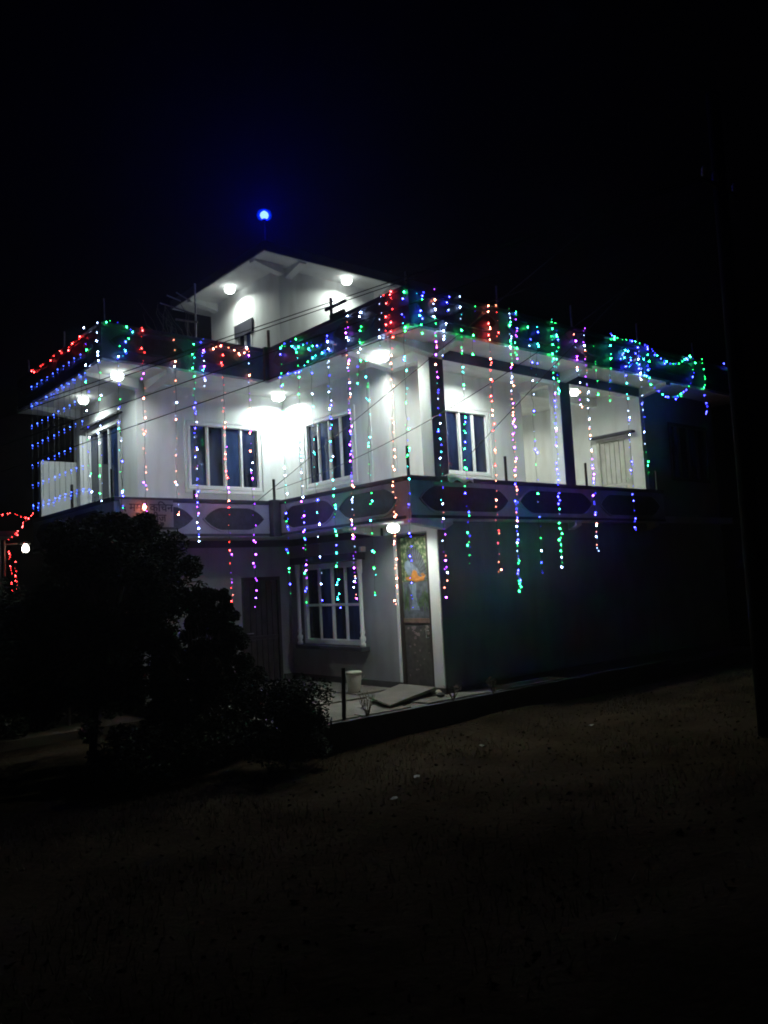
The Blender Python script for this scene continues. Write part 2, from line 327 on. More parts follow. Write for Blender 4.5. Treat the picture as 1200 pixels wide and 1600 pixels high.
# beams under the roof slab
for bx in [(0, .15, .28, A_), (.33, 3.61, .0, .2), (3.93, XE, .0, .2), (3.64, 3.80, .2, A_), (3.76, XE, A_, A_+.15)]:
    q = MB(); q.box(*bx, ZB+.002, ZR-.003); q.build('beam', 'white', H)
q = MB(); q.box(0, .33, 0, .28, ZB, ZR-.002); q.build('beam', 'white', H)
bracket(-.002, .02, -1, 0, 1.02, ZR-.002, ZB, 5.88); bracket(-.002, A_+.0, -1, 0, 1.02, ZR-.002, ZB, 5.88)
bracket(.02, -.015, 0, -1, .66, ZR-.002, ZB, 5.88, wd=.18); bracket(3.64, -.015, 0, -1, .66, ZR-.002, ZB, 5.88); bracket(XE, -.002, 0, -1, .68, ZR-.002, ZB, 5.88)
bracket(-C_-.003, B_+.0, -1, 0, 1.02, ZR-.002, ZB, 5.88); bracket(-C_+.16-.0, B_-.002, 0, -1, 1.02, ZR-.002, ZB, 5.88, wd=-.18 if False else .18)
bracket(-C_-.003, 7.6, -1, 0, 1.02, ZR-.002, ZB, 5.88)
# roof slab
s = MB(); s.prism([(-1.03, -.69), (-1.03, 3.51), (-4.35, 3.51), (-4.35, 8.3), (10.3, 8.3), (10.3, -.69)], ZR, 6.08); s.build('roof_slab', 'soffit', H)

# ---- parapets: base wall, coping, raised mouldings and dark oval panels
def octo(u0, u1, z0, z1, n=6):
    """long panel outline with curved shoulders that run to a blunt point at each end"""
    h = (z1-z0)/2; zc = (z0+z1)/2; e = h*1.75; up_ = []
    for i in range(n+1):
        s_ = i/n; up_.append((s_, h*(1-s_**1.7)**.9 if s_ < 1 else .0))
    pts = [(u1-e+e*s_, zc+z) for s_, z in up_] + [(u1-e+e*s_, zc-z) for s_, z in up_[-2::-1]]
    pts += [(u0+e-e*s_, zc-z) for s_, z in up_] + [(u0+e-e*s_, zc+z) for s_, z in up_[-2::-1]]
    return pts
def parapet(ax, plane, t, u0, u1, z0, z1, ovals, mat, cop='band', oz=None, foot=None, ovm='oval', rim='frame_paint'):
    P = (lambda u, d, z: (plane+d, u, z)) if ax == 'x' else (lambda u, d, z: (u, plane+d, z))
    def bx(b, a, c, d0, d1, s_, e_): p_, q_ = P(a, d0, s_), P(c, d1, e_); b.box(p_[0], q_[0], p_[1], q_[1], p_[2], q_[2])
    b = MB(); bx(b, u0, u1, 0, t, z0, z1-.06); W = b.build('parapet', mat, H)
    b = MB(); bx(b, u0-.0, u1+.0, -.025, t+.02, z1-.058, z1+.02); b.build('coping', cop, W, bevel=.008)
    if foot: b = MB(); bx(b, u0, u1, -.018, -.001, z0, foot); b.build('base_band', cop, W)
    oz = oz or (z0+.1, z1-.12)
    for a, c in ovals:
        o1 = octo(a, c, *oz); o2 = octo(a-.03, c+.03, oz[0]-.03, oz[1]+.03); n = len(o1)
        b = MB(); v = [P(u, -.012, z) for u, z in o1] + [P(u, -.001, z) for u, z in o1]
        b.add(v, [tuple(range(n)), tuple(range(n, 2*n))[::-1]] + [(i, i+n, (i+1)%n+n, (i+1)%n) for i in range(n)])
        pan = b.build('oval_panel', ovm, W)
        r_ = MB(); v = [P(u, -.03, z) for u, z in o1] + [P(u, -.03, z) for u, z in o2] + [P(u, -.0015, z) for u, z in o2] + [P(u, -.013, z) for u, z in o1]
        r_.add(v, [(i, (i+1)%n, (i+1)%n+n, i+n) for i in range(n)] + [(i+n, (i+1)%n+n, (i+1)%n+2*n, i+2*n) for i in range(n)] + [(i, i+3*n, (i+1)%n+3*n, (i+1)%n) for i in range(n)])
        r_.build('oval_rim', rim, W)
    return W
OZ = (3.05, 3.47)
parapet('x', -.79, .12, -.22+.12, 3.60, 2.93, 3.61, [(1.80, 3.50), (.07, 1.68)], 'frame_paint', oz=OZ, foot=2.98)
parapet('y', 3.75, .12, -4.11+.0, -.95, 2.93, 3.61, [(-3.98, -2.62), (-2.40, -1.10)], 'frame_paint', oz=OZ, foot=2.98)
parapet('y', -.22, .12, -.79, 6.80, 2.93, 3.61, [(-.58, 1.58), (1.90, 4.10), (4.4, 6.6)], 'frame_paint', oz=OZ, foot=2.98)
parapet('x', -4.11, .12, 3.87, 8.1, 2.93, 3.61, [(4.2, 5.9), (6.2, 7.9)], 'frame_paint', oz=OZ, foot=2.98)
for x0, x1, y0, y1, z0, z1 in [(-.965, -.785, 3.60, 3.765, 2.92, 3.64)]:
    q = MB(); q.box(x0, x1, y0, y1, z0, z1); q.build('parapet_post', 'band', H)
OR = (6.17, 6.46)
parapet('x', -1.04, .12, -.70+.12, 3.42, 5.99, 6.60, [(.1, 1.25), (1.5, 3.25)], 'blue', cop='band', oz=OR, ovm='oval', rim='blue')
parapet('y', 3.50, .12, -4.36, -1.12, 5.99, 6.60, [(-4.2, -2.85), (-2.6, -1.3)], 'blue', cop='band', oz=OR, rim='blue')
parapet('y', -.70, .12, -1.04, 10.3, 5.99, 6.60, [(-.85, 1.0), (1.3, 3.1), (3.5, 5.4), (5.8, 7.6), (8.1, 10.0)], 'blue', cop='band', oz=OR, rim='blue')
parapet('x', -4.36, .12, 3.62, 8.2, 5.99, 6.60, [(3.9, 5.7), (6.0, 7.9)], 'blue', cop='band', oz=OR, rim='blue')
q = MB(); q.box(-1.13, -1.035, 3.42, 3.51, 5.985, 6.64); q.build('parapet_post', 'band', H)
# posts and bare reinforcement bars standing on the parapets
def bar(x, y, z0, z1, r, mat='steel', lean=(0, 0)):
    b = MB(); b.tube([(x, y, z0), (x+lean[0]*.5, y+lean[1]*.5, (z0+z1)/2), (x+lean[0], y+lean[1], z1)], r, 6); b.build('rebar', mat, H)
for x, y, z0, z1 in [(-.85, 3.72, 3.62, 4.06), (-.74, -.15, 3.62, 4.12), (1.65, -.16, 3.62, 4.09), (4.08, -.16, 3.62, 4.10), (6.67, -.16, 3.62, 4.07), (-4.05, 5.93, 3.62, 4.11), (-4.05, 3.95, 3.62, 4.14), (-2.54, 3.81, 3.62, 3.80)]:
    bar(x, y, z0, z1, .028, 'dark')
for x, y, z1, r in [(-4.27, 3.56, 7.06, .016), (-1.0, 3.47, 7.0, .03), (-1.0, -.62, 6.85, .016), (1.15, -.64, 7.05, .018), (3.3, -.64, 7.09, .02), (5.57, -.64, 7.1, .02), (7.84, -.64, 7.03, .02), (-4.3, 5.5, 7.0, .016), (-4.3, 7.6, 6.95, .016)]:
    bar(x, y, 6.62, z1, r, lean=(rng.uniform(-.02, .02), rng.uniform(-.02, .02)))
# column stub with a cross plank near the middle of the side parapet
bar(-1.0, 1.38, 6.62, 7.03, .028, 'dark')
q = MB(); q.box(-1.02, -.98, .95, 1.55, 6.83, 6.88); q.box(-1.02, -.96, 1.02, 1.42, 6.64, 6.72); q.build('plank', 'dark', H)
# ---- windows
window('y', B_, -2.29, -.62, 3.92, 5.27, 4)
window('x', 0, 2.16, 3.77, 3.92, 5.27, 4)
window('y', A_, 1.0, 2.68, 3.93, 5.25, 4)
window('x', -C_, 5.31, 7.0, 3.72, 5.36, 3, frame=.08)
window('y', 0.001, 7.61, 9.35, 3.92, 5.28, 4, mat='dark')
window('x', 0.0, 2.14, 4.06, .75, 2.34, 4, transom=1.52, frame=.09)
window('x', -C_, 5.4, 6.8, .9, 2.2, 2, mat='dark')
# thin plaster surround and drip ledges
for (ax, pl, a, c, s_, e_) in [('y', B_, -2.36, -.55, 3.84, 5.33), ('x', 0, 2.09, 3.84, 3.84, 5.33), ('y', A_, .93, 2.75, 3.85, 5.31), ('x', -C_, 5.24, 7.07, 3.64, 5.44)]:
    b = MB()
    for (u0, u1, z0, z1) in [(a, c, e_-.06, e_), (a, c, s_, s_+.06), (a, a+.05, s_+.06, e_-.06), (c-.05, c, s_+.06, e_-.06)]:
        if ax == 'x': b.box(pl-.03, pl-.0005, u0, u1, z0, z1)
        else: b.box(u0, u1, pl-.03, pl-.0005, z0, z1)
    b.build('window_surround', 'white', H, bevel=.004)
b = MB(); b.box(-C_-.10, -C_-.001, 5.15, 7.15, 5.45, 5.475); b.build('drip_ledge', 'band', H)
# open shutter leaf of the balcony window
b = MB(); b.box(-C_-.16, -C_-.03, 7.03, 7.07, 3.74, 5.30); sh = b.build('shutter', 'upvc', H, bevel=.005)
# ground floor window: turned side column, dark canopy and sill
b = MB(); b.box(-.22, -.002, 2.0, 4.22, 2.36, 2.50); b.build('window_canopy', 'band', H, bevel=.01)
b = MB(); b.box(-.20, -.002, 1.98, 4.16, .66, .735); b.build('window_sill', 'band', H, bevel=.01)
for yy in (2.06, 4.12):
    b = MB(); b.lathe([(.055,0),(.055,.06),(.035,.08),(.06,.12),(.06,.17),(.032,.21),(.05,.27),(.038,.33),(.036,1.35),(.05,1.38),(.055,1.46),(.055,1.72)], (-.10, yy, .735), 14)
    b.build('turned_column', 'white', H, smooth=True)
b = MB(); b.box(-.13, -.002, 1.97, 2.02, 2.50, 2.60); b.build('window_finial', 'white', H)
# ---- doors
def leaf_door(ax, plane, u0, u1, z0, z1, name='door', mat='pale_door', planks=6, rail=.42, fm='pale_door'):
    P = (lambda u, d, z: (plane+d, u, z)) if ax == 'x' else (lambda u, d, z: (u, plane+d, z))
    def bx(b, a, c, d0, d1, s_, e_): p_, q_ = P(a, d0, s_), P(c, d1, e_); b.box(p_[0], q_[0], p_[1], q_[1], p_[2], q_[2])
    f = MB(); bx(f, u0, u1, -.01, .09, z1-.07, z1-.002); bx(f, u0+.001, u0+.07, -.01, .09, z0, z1-.07); bx(f, u1-.07, u1-.001, -.01, .09, z0, z1-.07)
    D = f.build(name, fm, H, bevel=.005)
    a, c = u0+.07, u1-.07; w_ = (c-a)/planks
    for k in range(planks):
        for s_, e_ in ((z0+.02, z0+(z1-z0)*rail-.04), (z0+(z1-z0)*rail+.04, z1-.09)):
            b = MB(); bx(b, a+w_*k+.008, a+w_*(k+1)-.008, .03, .06, s_, e_); b.build('door_plank', mat, D, bevel=.006)
    b = MB(); bx(b, a, c, .022, .065, z0+(z1-z0)*rail-.035, z0+(z1-z0)*rail+.035); b.build('door_rail', mat, D, bevel=.004)
    b = MB(); bx(b, a, c, .055, .075, z0, z1-.07); b.build('door_panel', mat, D)
    b = MB(); p0 = P(a+.05, .03, z0+(z1-z0)*rail+.1); p1 = P(a+.05, -.03, z0+(z1-z0)*rail+.1); p2 = P(a+.16, -.03, z0+(z1-z0)*rail+.1)
    b.tube([p0, p1, p2], .01, 6); b.build('door_handle', 'alu', D)
    return D
leaf_door('x', XE, .30, 1.21, 3.06, 4.95)
b = MB(); b.box(XE-.16, XE-.002, .16, 1.30, 4.975, 5.03); b.build('door_ledge', 'band', H, bevel=.006)
leaf_door('y', B_, -1.19, -.27, .02, 2.15, mat='door', fm='dark')
# painted front door: flat picture of a peacock by a waterfall, built as thin coloured inlays on the leaf
D = None
f = MB(); f.box(-.012, .09, .262, .32, .0, 2.70); f.box(-.012, .09, 1.02, 1.078, .0, 2.70); f.box(-.012, .09, .262, 1.078, 2.70, 2.735)
D = f.build('front_door', 'door', H, bevel=.005)
D['label'] = 'front door painted with a peacock above a waterfall'
pm, ptt, pb = new_mat('printed_door_foliage'); N = ptt.nodes; L = ptt.links
tc = N.new('ShaderNodeTexCoord'); vn = N.new('ShaderNodeTexNoise'); vn.inputs['Scale'].default_value = 16; vn.inputs['Detail'].default_value = 6
r = N.new('ShaderNodeValToRGB'); cr = r.color_ramp; cr.elements[0].position = .34; cr.elements[0].color = (.03, .05, .025, 1); cr.elements[1].position = .7; cr.elements[1].color = (.62, .60, .32, 1)
e = cr.elements.new(.5); e.color = (.10, .17, .06, 1); e = cr.elements.new(.58); e.color = (.32, .33, .20, 1)
L.new(tc.outputs['Object'], vn.inputs['Vector']); L.new(vn.outputs['Fac'], r.inputs['Fac']); L.new(r.outputs[0], pb.inputs['Base Color']); pb.inputs['Roughness'].default_value = .4
M['mural'] = pm
for k, (nm, c, vv) in enumerate([('m_grey', (.12, .13, .15), .5), ('m_pale', (.20, .25, .31), .35), ('m_orange', (.62, .24, .05), .3), ('m_ochre', (.36, .14, .03), .3), ('m_spine', (.015, .015, .02), .1), ('m_reed', (.10, .17, .07), .5), ('m_dark', (.085, .08, .07), .4), ('m_wood', (.2, .13, .10), .3), ('m_rose', (.26, .2, .19), .5)]):
    M[nm] = surf('print_'+nm[2:], c, .45, vv, 12, 0.0)
def inlay(name, mat, polys, d):
    b = MB()
    for poly in polys:
        n = len(poly); v = [(d, y, z) for y, z in poly] + [(.04, y, z) for y, z in poly]
        a = sum(poly[i][0]*poly[(i+1)%n][1]-poly[(i+1)%n][0]*poly[i][1] for i in range(n))
        if a > 0: v = [(d, y, z) for y, z in poly[::-1]] + [(.04, y, z) for y, z in poly[::-1]]
        b.add(v, [tuple(range(n)), tuple(range(n, 2*n))[::-1]] + [(i, i+n, (i+1)%n+n, (i+1)%n) for i in range(n)])
    return b.build(name, mat, D)
y0, y1 = .32, 1.02       # y1 is the left edge seen from the yard
inlay('door_leaf', 'm_dark', [[(y0, .05), (y1, .05), (y1, 1.18), (y0, 1.18)]], .038)
inlay('foliage_print', 'mural', [[(y0, 1.9), (y1, 1.9), (y1, 2.68), (y0, 2.68)]], .036)
inlay('river_print', 'm_grey', [[(y0, 1.26), (y1, 1.26), (y1, 1.898), (y0, 1.898)]], .036)
cx, cz = .72, 1.98
fan = [(cx + .34*math.cos(t)*(-1), cz + .50*math.sin(t)) for t in [math.radians(-8 + 14*i) for i in range(10)]]
inlay('tail_fan', 'm_grey', [[(cx+.08, cz)] + fan], .033)
sp = []
for i in range(13):
    t = math.radians(-4 + 9.6*i); ux, uz = -math.cos(t)*.36, math.sin(t)*.53; nx_, nz_ = -uz*.014, ux*.014
    sp.append([(cx+ux*.3, cz+uz*.3), (cx+ux-nx_, cz+uz-nz_), (cx+ux*1.02, cz+uz*1.02), (cx+ux+nx_, cz+uz+nz_)])
inlay('tail_feather', 'm_spine', sp, .031)
inlay('neck_print', 'm_pale', [[(.78, 2.0), (.86, 2.02), (.95, 2.16), (.92, 2.25), (.83, 2.28), (.74, 2.22), (.60, 2.12), (.55, 2.05)]], .030)
inlay('body_print', 'm_orange', [[(.93, 1.98), (.88, 1.93), (.68, 1.90), (.48, 1.93), (.40, 1.99), (.44, 2.02), (.52, 1.97), (.60, 2.0), (.62, 2.07), (.68, 2.10), (.73, 2.08), (.78, 1.99), (.86, 1.985)]], .028)
inlay('body_shade', 'm_ochre', [[(.90, 1.93), (.66, 1.895), (.45, 1.91), (.42, 1.95), (.5, 1.93), (.68, 1.915)], [(.47, 2.05), (.40, 2.0), (.46, 1.98), (.53, 2.02)]], .026)
inlay('waterfall_print', 'm_pale', [[(.86, 1.86), (.66, 1.87), (.68, 1.62), (.60, 1.40), (.84, 1.40), (.76, 1.62)]], .031)
rr = random.Random(8); rd = []
for i in range(34):
    yy = rr.uniform(y0+.03, .64) if i < 22 else rr.uniform(.88, y1-.02); zz = rr.uniform(1.35, 1.6); h = rr.uniform(.12, .3); s_ = rr.uniform(-.05, .05)
    rd.append([(yy-.012, zz), (yy+.012, zz), (yy+s_, zz+h)])
inlay('reed_print', 'm_reed', rd, .029)
inlay('lock_rail', 'm_wood', [[(y0, 1.18), (y1, 1.18), (y1, 1.258), (y0, 1.258)]], .022)
blob = []
for i in range(26):
    a0 = rr.uniform(0, 6.28); yy = rr.uniform(.40, .95); zz = rr.uniform(.92, 1.13) if i < 15 else rr.uniform(.2, .85); q_ = rr.uniform(.02, .06) * (1 if i < 15 else .6)
    blob.append([(yy + q_*math.cos(a0+k*1.05)*rr.uniform(.5, 1), zz + q_*.8*math.sin(a0+k*1.05)*rr.uniform(.5, 1)) for k in range(6)])
for q_, pl_ in enumerate(blob): inlay('flower_print', 'm_rose', [pl_], .0345 - .0001*q_)
b = MB(); b.tube([(.03, .40, 1.05), (-.03, .40, 1.05), (-.03, .40, .93), (.03, .40, .93)], .009, 6); b.build('door_handle', 'alu', D)
b = MB(); b.box(-.16, -.0, .22, 1.10, -.01, .06); b.build('door_step', 'plinth', H, bevel=.01)
# white jamb column right of the painted door
b = MB(); b.box(-.03, -.001, .0, .255, .10, 2.76); b.build('pilaster', 'white', H, bevel=.006)
b = MB(); b.box(-.025, -.001, 1.085, 1.15, .13, 2.76); b.build('pilaster', 'white', H, bevel=.006)
# conduit pipes
b = MB(); b.tube([(-.02, 1.62, Z0), (-.02, 1.62, 5.74)], .008, 6); b.tube([(-.02, 3.98, Z0), (-.02, 3.98, 5.74)], .008, 6); b.tube([(.12, A_-.02, 3.9), (.12, A_-.02, 5.74)], .01, 6); b.build('conduit', 'white', H)
# ---- rooftop room
PZ = 8.79
wall('wall', 'white', 'x', -.08, .15, 4.40, 7.42, 6.082, PZ-.002, [(5.56, 6.22, 7.1, 7.97)], H)
wall('wall', 'white', 'y', 4.401, .15, .07, 4.2, 6.082, PZ-.002, [(2.9, 3.8, 6.1, 8.1)], H)
wall('wall', 'white', 'x', 4.2, -.15, 4.551, 7.42, 6.082, PZ-.002, [], H)
wall('wall', 'white', 'y', 7.42, -.15, .07, 4.05, 6.082, PZ-.002, [], H)
s = MB(); s.prism([(-.81, 3.79), (4.9, 3.79), (4.9, 8.0), (-.81, 8.0)], PZ, 8.91); s.build('roof_slab', 'soffit', H)
s = MB(); s.prism([(-.81, 3.79), (4.9, 3.79), (4.9, 8.0), (-.81, 8.0)], 8.912, 8.98); s.build('roof_edge', 'band', H)
for e_ in [(-.84, -.812, 3.76, 8.03), (-.812, 4.93, 3.76, 3.788), (4.902, 4.93, 3.788, 8.03), (-.812, 4.902, 8.002, 8.03)]:
    s = MB(); s.box(*e_, 8.80, 9.0); s.build('roof_fascia', 'band', H)
def pb_(x, y, dx, dy, ln): bracket(x, y, dx, dy, ln, PZ-.002, 8.60, 8.74)
pb_(-.082, 4.40, -1, 0, .71); pb_(.07, 4.399, 0, -1, .59); pb_(-.082, 7.25, -1, 0, .71); pb_(2.6, 4.399, 0, -1, .59); pb_(4.2, 4.399, 0, -1, .59)
window('x', -.08, 5.56, 6.22, 7.1, 7.97, 2, frame=.05)
b = MB(); b.box(-.12, -.083, 5.50, 6.28, 7.70, 8.0); b.build('window_canopy', 'band', H)
leaf_door('y', 4.401, 2.9, 3.8, 6.1, 8.1)

# ================================================================ THINGS ON AND ROUND THE HOUSE
def ceiling_lamp(x, y, z, label, r=.10, mat='lamp', group='lit round ceiling lamps'):
    r *= 1.2
    t = thing('ceiling_lamp', label, 'lamp', (x, y, z), 0, group)
    b = MB(); b.lathe([(r*.72, 0), (r*.74, -.012), (r*.72, -.024)], (0,0,0), 24); b.build('lamp_base', 'upvc', t, smooth=True)
    b = MB(); b.lathe([(r*.66, -.150), (r*.84, -.138), (r*.97, -.112), (r, -.085), (r*.96, -.055), (r*.82, -.032), (r*.7, -.0245)], (0,0,0), 24); b.f = b.f[:-2]; b.m = b.m[:-2]; b.build('lamp_side', 'lamp_skirt', t, smooth=True)
    b = MB(); b.lathe([(.004, -.1285), (r*.3, -.1283), (r*.62, -.128)], (0,0,0), 24); b.build('lamp_diffuser', mat, t, smooth=True)
    return t
zc = ZR - .001
ceiling_lamp(-3.86, 4.06, zc, 'lit ceiling lamp under the left front corner of the roof slab', r=.095, mat='lamp')
ceiling_lamp(-3.70, 6.17, zc, 'lit ceiling lamp above the tall balcony window at the far left', r=.085)
ceiling_lamp(-.40, 4.12, zc, 'brightest ceiling lamp, tucked above the inner corner of the white walls', r=.115, mat='lamp_strong')
ceiling_lamp(-.45, .72, zc, 'lit ceiling lamp above the outer wall corner beside the corner pillar', r=.115, mat='lamp_low')
ceiling_lamp(5.12, .73, zc-.0, 'small lit ceiling lamp of the veranda right of the second pillar', r=.08, mat='lamp_soft')
ceiling_lamp(5.35, 3.1, zc, 'ceiling lamp deep in the veranda recess behind the second pillar', r=.08, mat='lamp_soft')
ceiling_lamp(1.75, .33, zc+.045, 'veranda ceiling lamp tucked behind the front beam right of the corner pillar', r=.09, mat='lamp_bright')
ceiling_lamp(-.60, .46, 2.904, 'lit porch lamp above the painted front door', r=.09, mat='lamp_porch')
ceiling_lamp(-.42, 5.90, PZ-.001, 'lit lamp under the left eave of the rooftop room', r=.10, mat='lamp_eave')
ceiling_lamp(1.50, 4.03, PZ-.001, 'lit lamp under the right eave of the rooftop room', r=.10, mat='lamp_eave')
# blue beacon
t = thing('beacon', 'glowing blue beacon on a short mast above the rooftop room', 'beacon light', (-.51, 4.2, 8.995))
b = MB(); b.tube([(0,0,0), (0,0,.68)], .014, 6); b.build('mast', 'steel', t)
b = MB(); b.lathe([(.05,.66),(.055,.68),(.05,.70)], n=12); b.build('socket', 'dark', t)
b = MB(); b.lathe([(.02,.70),(.07,.73),(.092,.78),(.078,.83),(.035,.868),(.004,.873)], n=14); b.build('bulb', 'beacon', t, smooth=True)
b = MB(); b.lathe([(.06,.69),(.135,.72),(.16,.79),(.135,.86),(.07,.90),(.004,.91)], n=20)  # added translucent shell; its glow stands for the beacon's halo
bm_, bt_, bb_ = new_mat('blue_beacon_halo'); bt_.nodes.remove(bb_); e_ = bt_.nodes.new('ShaderNodeEmission'); e_.inputs[0].default_value = (.0, .035, 1, 1); e_.inputs[1].default_value = 1.0
tr_ = bt_.nodes.new('ShaderNodeBsdfTransparent'); mx_ = bt_.nodes.new('ShaderNodeMixShader'); mx_.inputs[0].default_value = .4
bt_.links.new(tr_.outputs[0], mx_.inputs[1]); bt_.links.new(e_.outputs[0], mx_.inputs[2]); bt_.links.new(mx_.outputs[0], bt_.nodes['Material Output'].inputs[0]); M['lens'] = bm_
b.build('lens', 'lens', t, smooth=True)  # halo shell, glows by itself round the bulb
# television antenna on the roof
t = thing('television_antenna', 'metal television antenna standing behind the left front parapet', 'antenna', (-2.05, 4.5, 6.08))
b = MB(); b.tube([(0,0,0), (.02,0,2.0)], .018, 8); b.build('mast', 'alu', t)
b = MB(); b.tube([(-.30,.25,1.28), (.04,-.03,1.20)], .02, 6); b.build('boom', 'steel', t)
for i, (p_, q_) in enumerate([((-.24,.3,1.86), (-.02,.05,1.62)), ((-.42,.35,1.78), (-.2,.2,1.66)), ((-.12,.1,0), (-.12,.1,1.25)), ((-.6,.3,1.58), (.0,0,1.36))]):
    b = MB(); b.tube([p_, q_], .014 if i != 2 else .01, 6); b.build('element', 'alu' if i < 2 else 'steel', t)
# dry creeper twigs on the roof
t = MB()
for i in range(14):
    x = -2.75 + rng.uniform(-.3, .35); p_ = Vector((x, 3.9 + rng.uniform(-.1, .3), 6.6)); pts = [p_.copy()]
    for k in range(5): p_ = p_ + Vector((rng.uniform(-.16, .06), rng.uniform(-.04, .04), rng.uniform(.05, .2))); pts.append(p_.copy())
    t.tube(pts, .009, 4, .003)
tag(t.build('dry_creeper', 'dry'), 'dry leafless creeper stems sticking up behind the left roof parapet', 'dead plant')
# banner with lettering on the left parapet
t = thing('banner', 'grey printed banner with two lines of Devanagari lettering on the left parapet', 'banner', (-3.52, 3.715, 3.35))
b = MB(); b.box(-.50, .50, 0, .006, -.25, .235); b.build('sheet', 'banner', t)
def text(s, size, loc, mat, parent, name='lettering', rot=(math.pi/2, 0, 0)):
    cu = bpy.data.curves.new(name, 'FONT'); cu.body = s; cu.size = size; cu.extrude = .0015; cu.align_x = 'CENTER'; cu.offset = .0035; cu.resolution_u = 3
    cu.materials.append(M[mat]); o = bpy.data.objects.new(name, cu); COL.objects.link(o); o.rotation_euler = rot; o.location = loc; o.parent = parent
    dg = bpy.context.evaluated_depsgraph_get(); me = bpy.data.meshes.new_from_object(o.evaluated_get(dg))
    m_ = bpy.data.objects.new(name, me); COL.objects.link(m_); m_.rotation_euler = rot; m_.location = loc; m_.parent = parent; bpy.data.objects.remove(o)
    return m_
text('\u096b \u092e\u092e\u0930\u094d \u0915\u093f\u091a\u0928', .20, (.0, -.004, .03), 'ink', t)
text('\u092a\u0930\u094d\u091f\u0940\u091c', .19, (.12, -.004, -.15), 'ink', t)
b = MB(); b.tube([(0,0,0)]*0 or [(-.05,-.0015,-.18), (-.05,.0005,-.18)], .055, 14); b.build('red_dot', 'red_ink', t)
b = MB(); b.tube([(.28,-.0015,-.2), (.28,.0005,-.2)], .04, 14); b.build('black_dot', 'ink', t)
# cloth on veranda parapet
b = MB(); nx_ = 14
for j in range(5):
    for i in range(nx_):
        x = .05 + .62*i/(nx_-1); y = -.25 + .16*j/4; b.v.append((x, y, 3.642 + .05*abs(noise.noise(Vector((x*9, y*14, 2)))) + .05*max(0, 1-abs(i-3)/4)))
b.f = [(j*nx_+i, j*nx_+i+1, (j+1)*nx_+i+1, (j+1)*nx_+i) for j in range(4) for i in range(nx_-1)]; b.m = [0]*len(b.f)
b.f += [(i+1, i, i+5*nx_, i+1+5*nx_) for i in range(nx_-1)]; b.m = [0]*len(b.f); b.v += [(b.v[i][0], -.262, 3.56 - .03*math.sin(i)) for i in range(nx_)]
tag(b.build('cloth', 'cloth', smooth=True), 'pale crumpled cloth lying on the veranda parapet under the window', 'cloth')
# bucket
t = thing('bucket', 'off white plastic bucket with lid standing on the yard below the ground floor window', 'bucket', (-.84, 1.44, .024))
b = MB(); b.lathe([(.105,0),(.112,.02),(.135,.30),(.135,.33)], n=24); b.build('body', 'plastic', t, smooth=True)
b = MB(); b.lathe([(.145,.33),(.148,.36),(.135,.375),(.05,.38)], n=24); b.build('lid', 'plastic', t, smooth=True)
b = MB(); b.tube([(math.cos(a)*.145, math.sin(a)*.145*.3-.12, .30-.10*math.sin(a)) for a in [math.pi*i/10 for i in range(11)]], .004, 5); b.build('handle', 'alu', t)
# leaning dark post
b = MB(); b.tube([(-2.66,-.62,-.42), (-2.63,-.62,.2), (-2.6,-.60,.74)], .032, 8, .028)
tag(b.build('wooden_post', 'dark'), 'dark leaning post at the yard edge in front of the bucket', 'post')
# ramp
b = MB(); b.add([(-.14,1.02,.07),(-.14,.12,.07),(-1.66,-.47,.055),(-1.28,.50,.055),(-.14,1.02,.13),(-.14,.12,.13),(-1.66,-.47,.085),(-1.28,.50,.085)],
    [(0,1,2,3),(7,6,5,4),(0,4,5,1),(1,5,6,2),(2,6,7,3),(3,7,4,0)])
tag(b.build('door_ramp', 'concrete', bevel=.006), 'pale concrete slab ramp leading down from the painted front door', 'ramp')
# stone on yard
b = MB(); b.lathe([(.02,0),(.06,.01),(.07,.04),(.04,.07),(.005,.075)], (-.42,-.28,.03), 8)
tag(b.build('stone', 'plinth'), 'small dark stone lying on the yard right of the ramp', 'stone')
b = MB(); b.lathe([(.02,0),(.05,.01),(.06,.03),(.03,.06),(.005,.065)], (-.18,.02,.03), 7)
tag(b.build('stone', 'plastic'), 'pale stone lying at the foot of the right door pilaster', 'stone')
# utility pole
t = thing('utility_pole', 'tall pale concrete utility pole at the right, barely lit', 'utility pole', (0, -5.36, -.1))
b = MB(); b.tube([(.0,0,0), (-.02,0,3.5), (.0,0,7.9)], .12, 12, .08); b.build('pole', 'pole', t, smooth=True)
b = MB(); b.box(-.42, .42, -.025, .025, 6.64, 6.69); b.build('crossarm', 'pole', t)
for k, x in enumerate((-.38, -.12, .12, .38)):
    b = MB(); b.lathe([(.02,6.70),(.04,6.72),(.045,6.76),(.03,6.78),(.04,6.80),(.02,6.84)], (x, 0, 0), 10); b.build('insulator', 'ceramic', t, smooth=True)
# wires
def wire(pts, sag, label, r=.006):
    b = MB(); P_ = []
    a, c = Vector(pts[0]), Vector(pts[-1])
    if len(pts) == 2:
        for i in range(25):
            k = i/24; p_ = a.lerp(c, k); p_.z -= sag*4*k*(1-k); P_.append(p_)
    else:
        for p_ in pts: P_.append(Vector(p_))
    b.tube(P_, r, 5); tag(b.build('power_line', 'wire'), label, 'wire', 'overhead wires crossing in front of the house')
wire([(-11, 4.12, 2.55), (-.12, -5.36, 6.70)], .0, 'upper wire of the pair crossing below the eave of the rooftop room')
wire([(-11, 4.2, 2.62), (-.38, -5.36, 6.62)], .0, 'lower wire of the pair crossing below the eave of the rooftop room')
wire([(-11, 4.0, 2.2), (-.12, -5.38, 6.42)], .02, 'black wire crossing the left wall above the four pane window')
wire([(-11, 3.9, 1.9), (.12, -5.38, 6.22)], .04, 'lowest black wire crossing the left wall just above the four pane window')
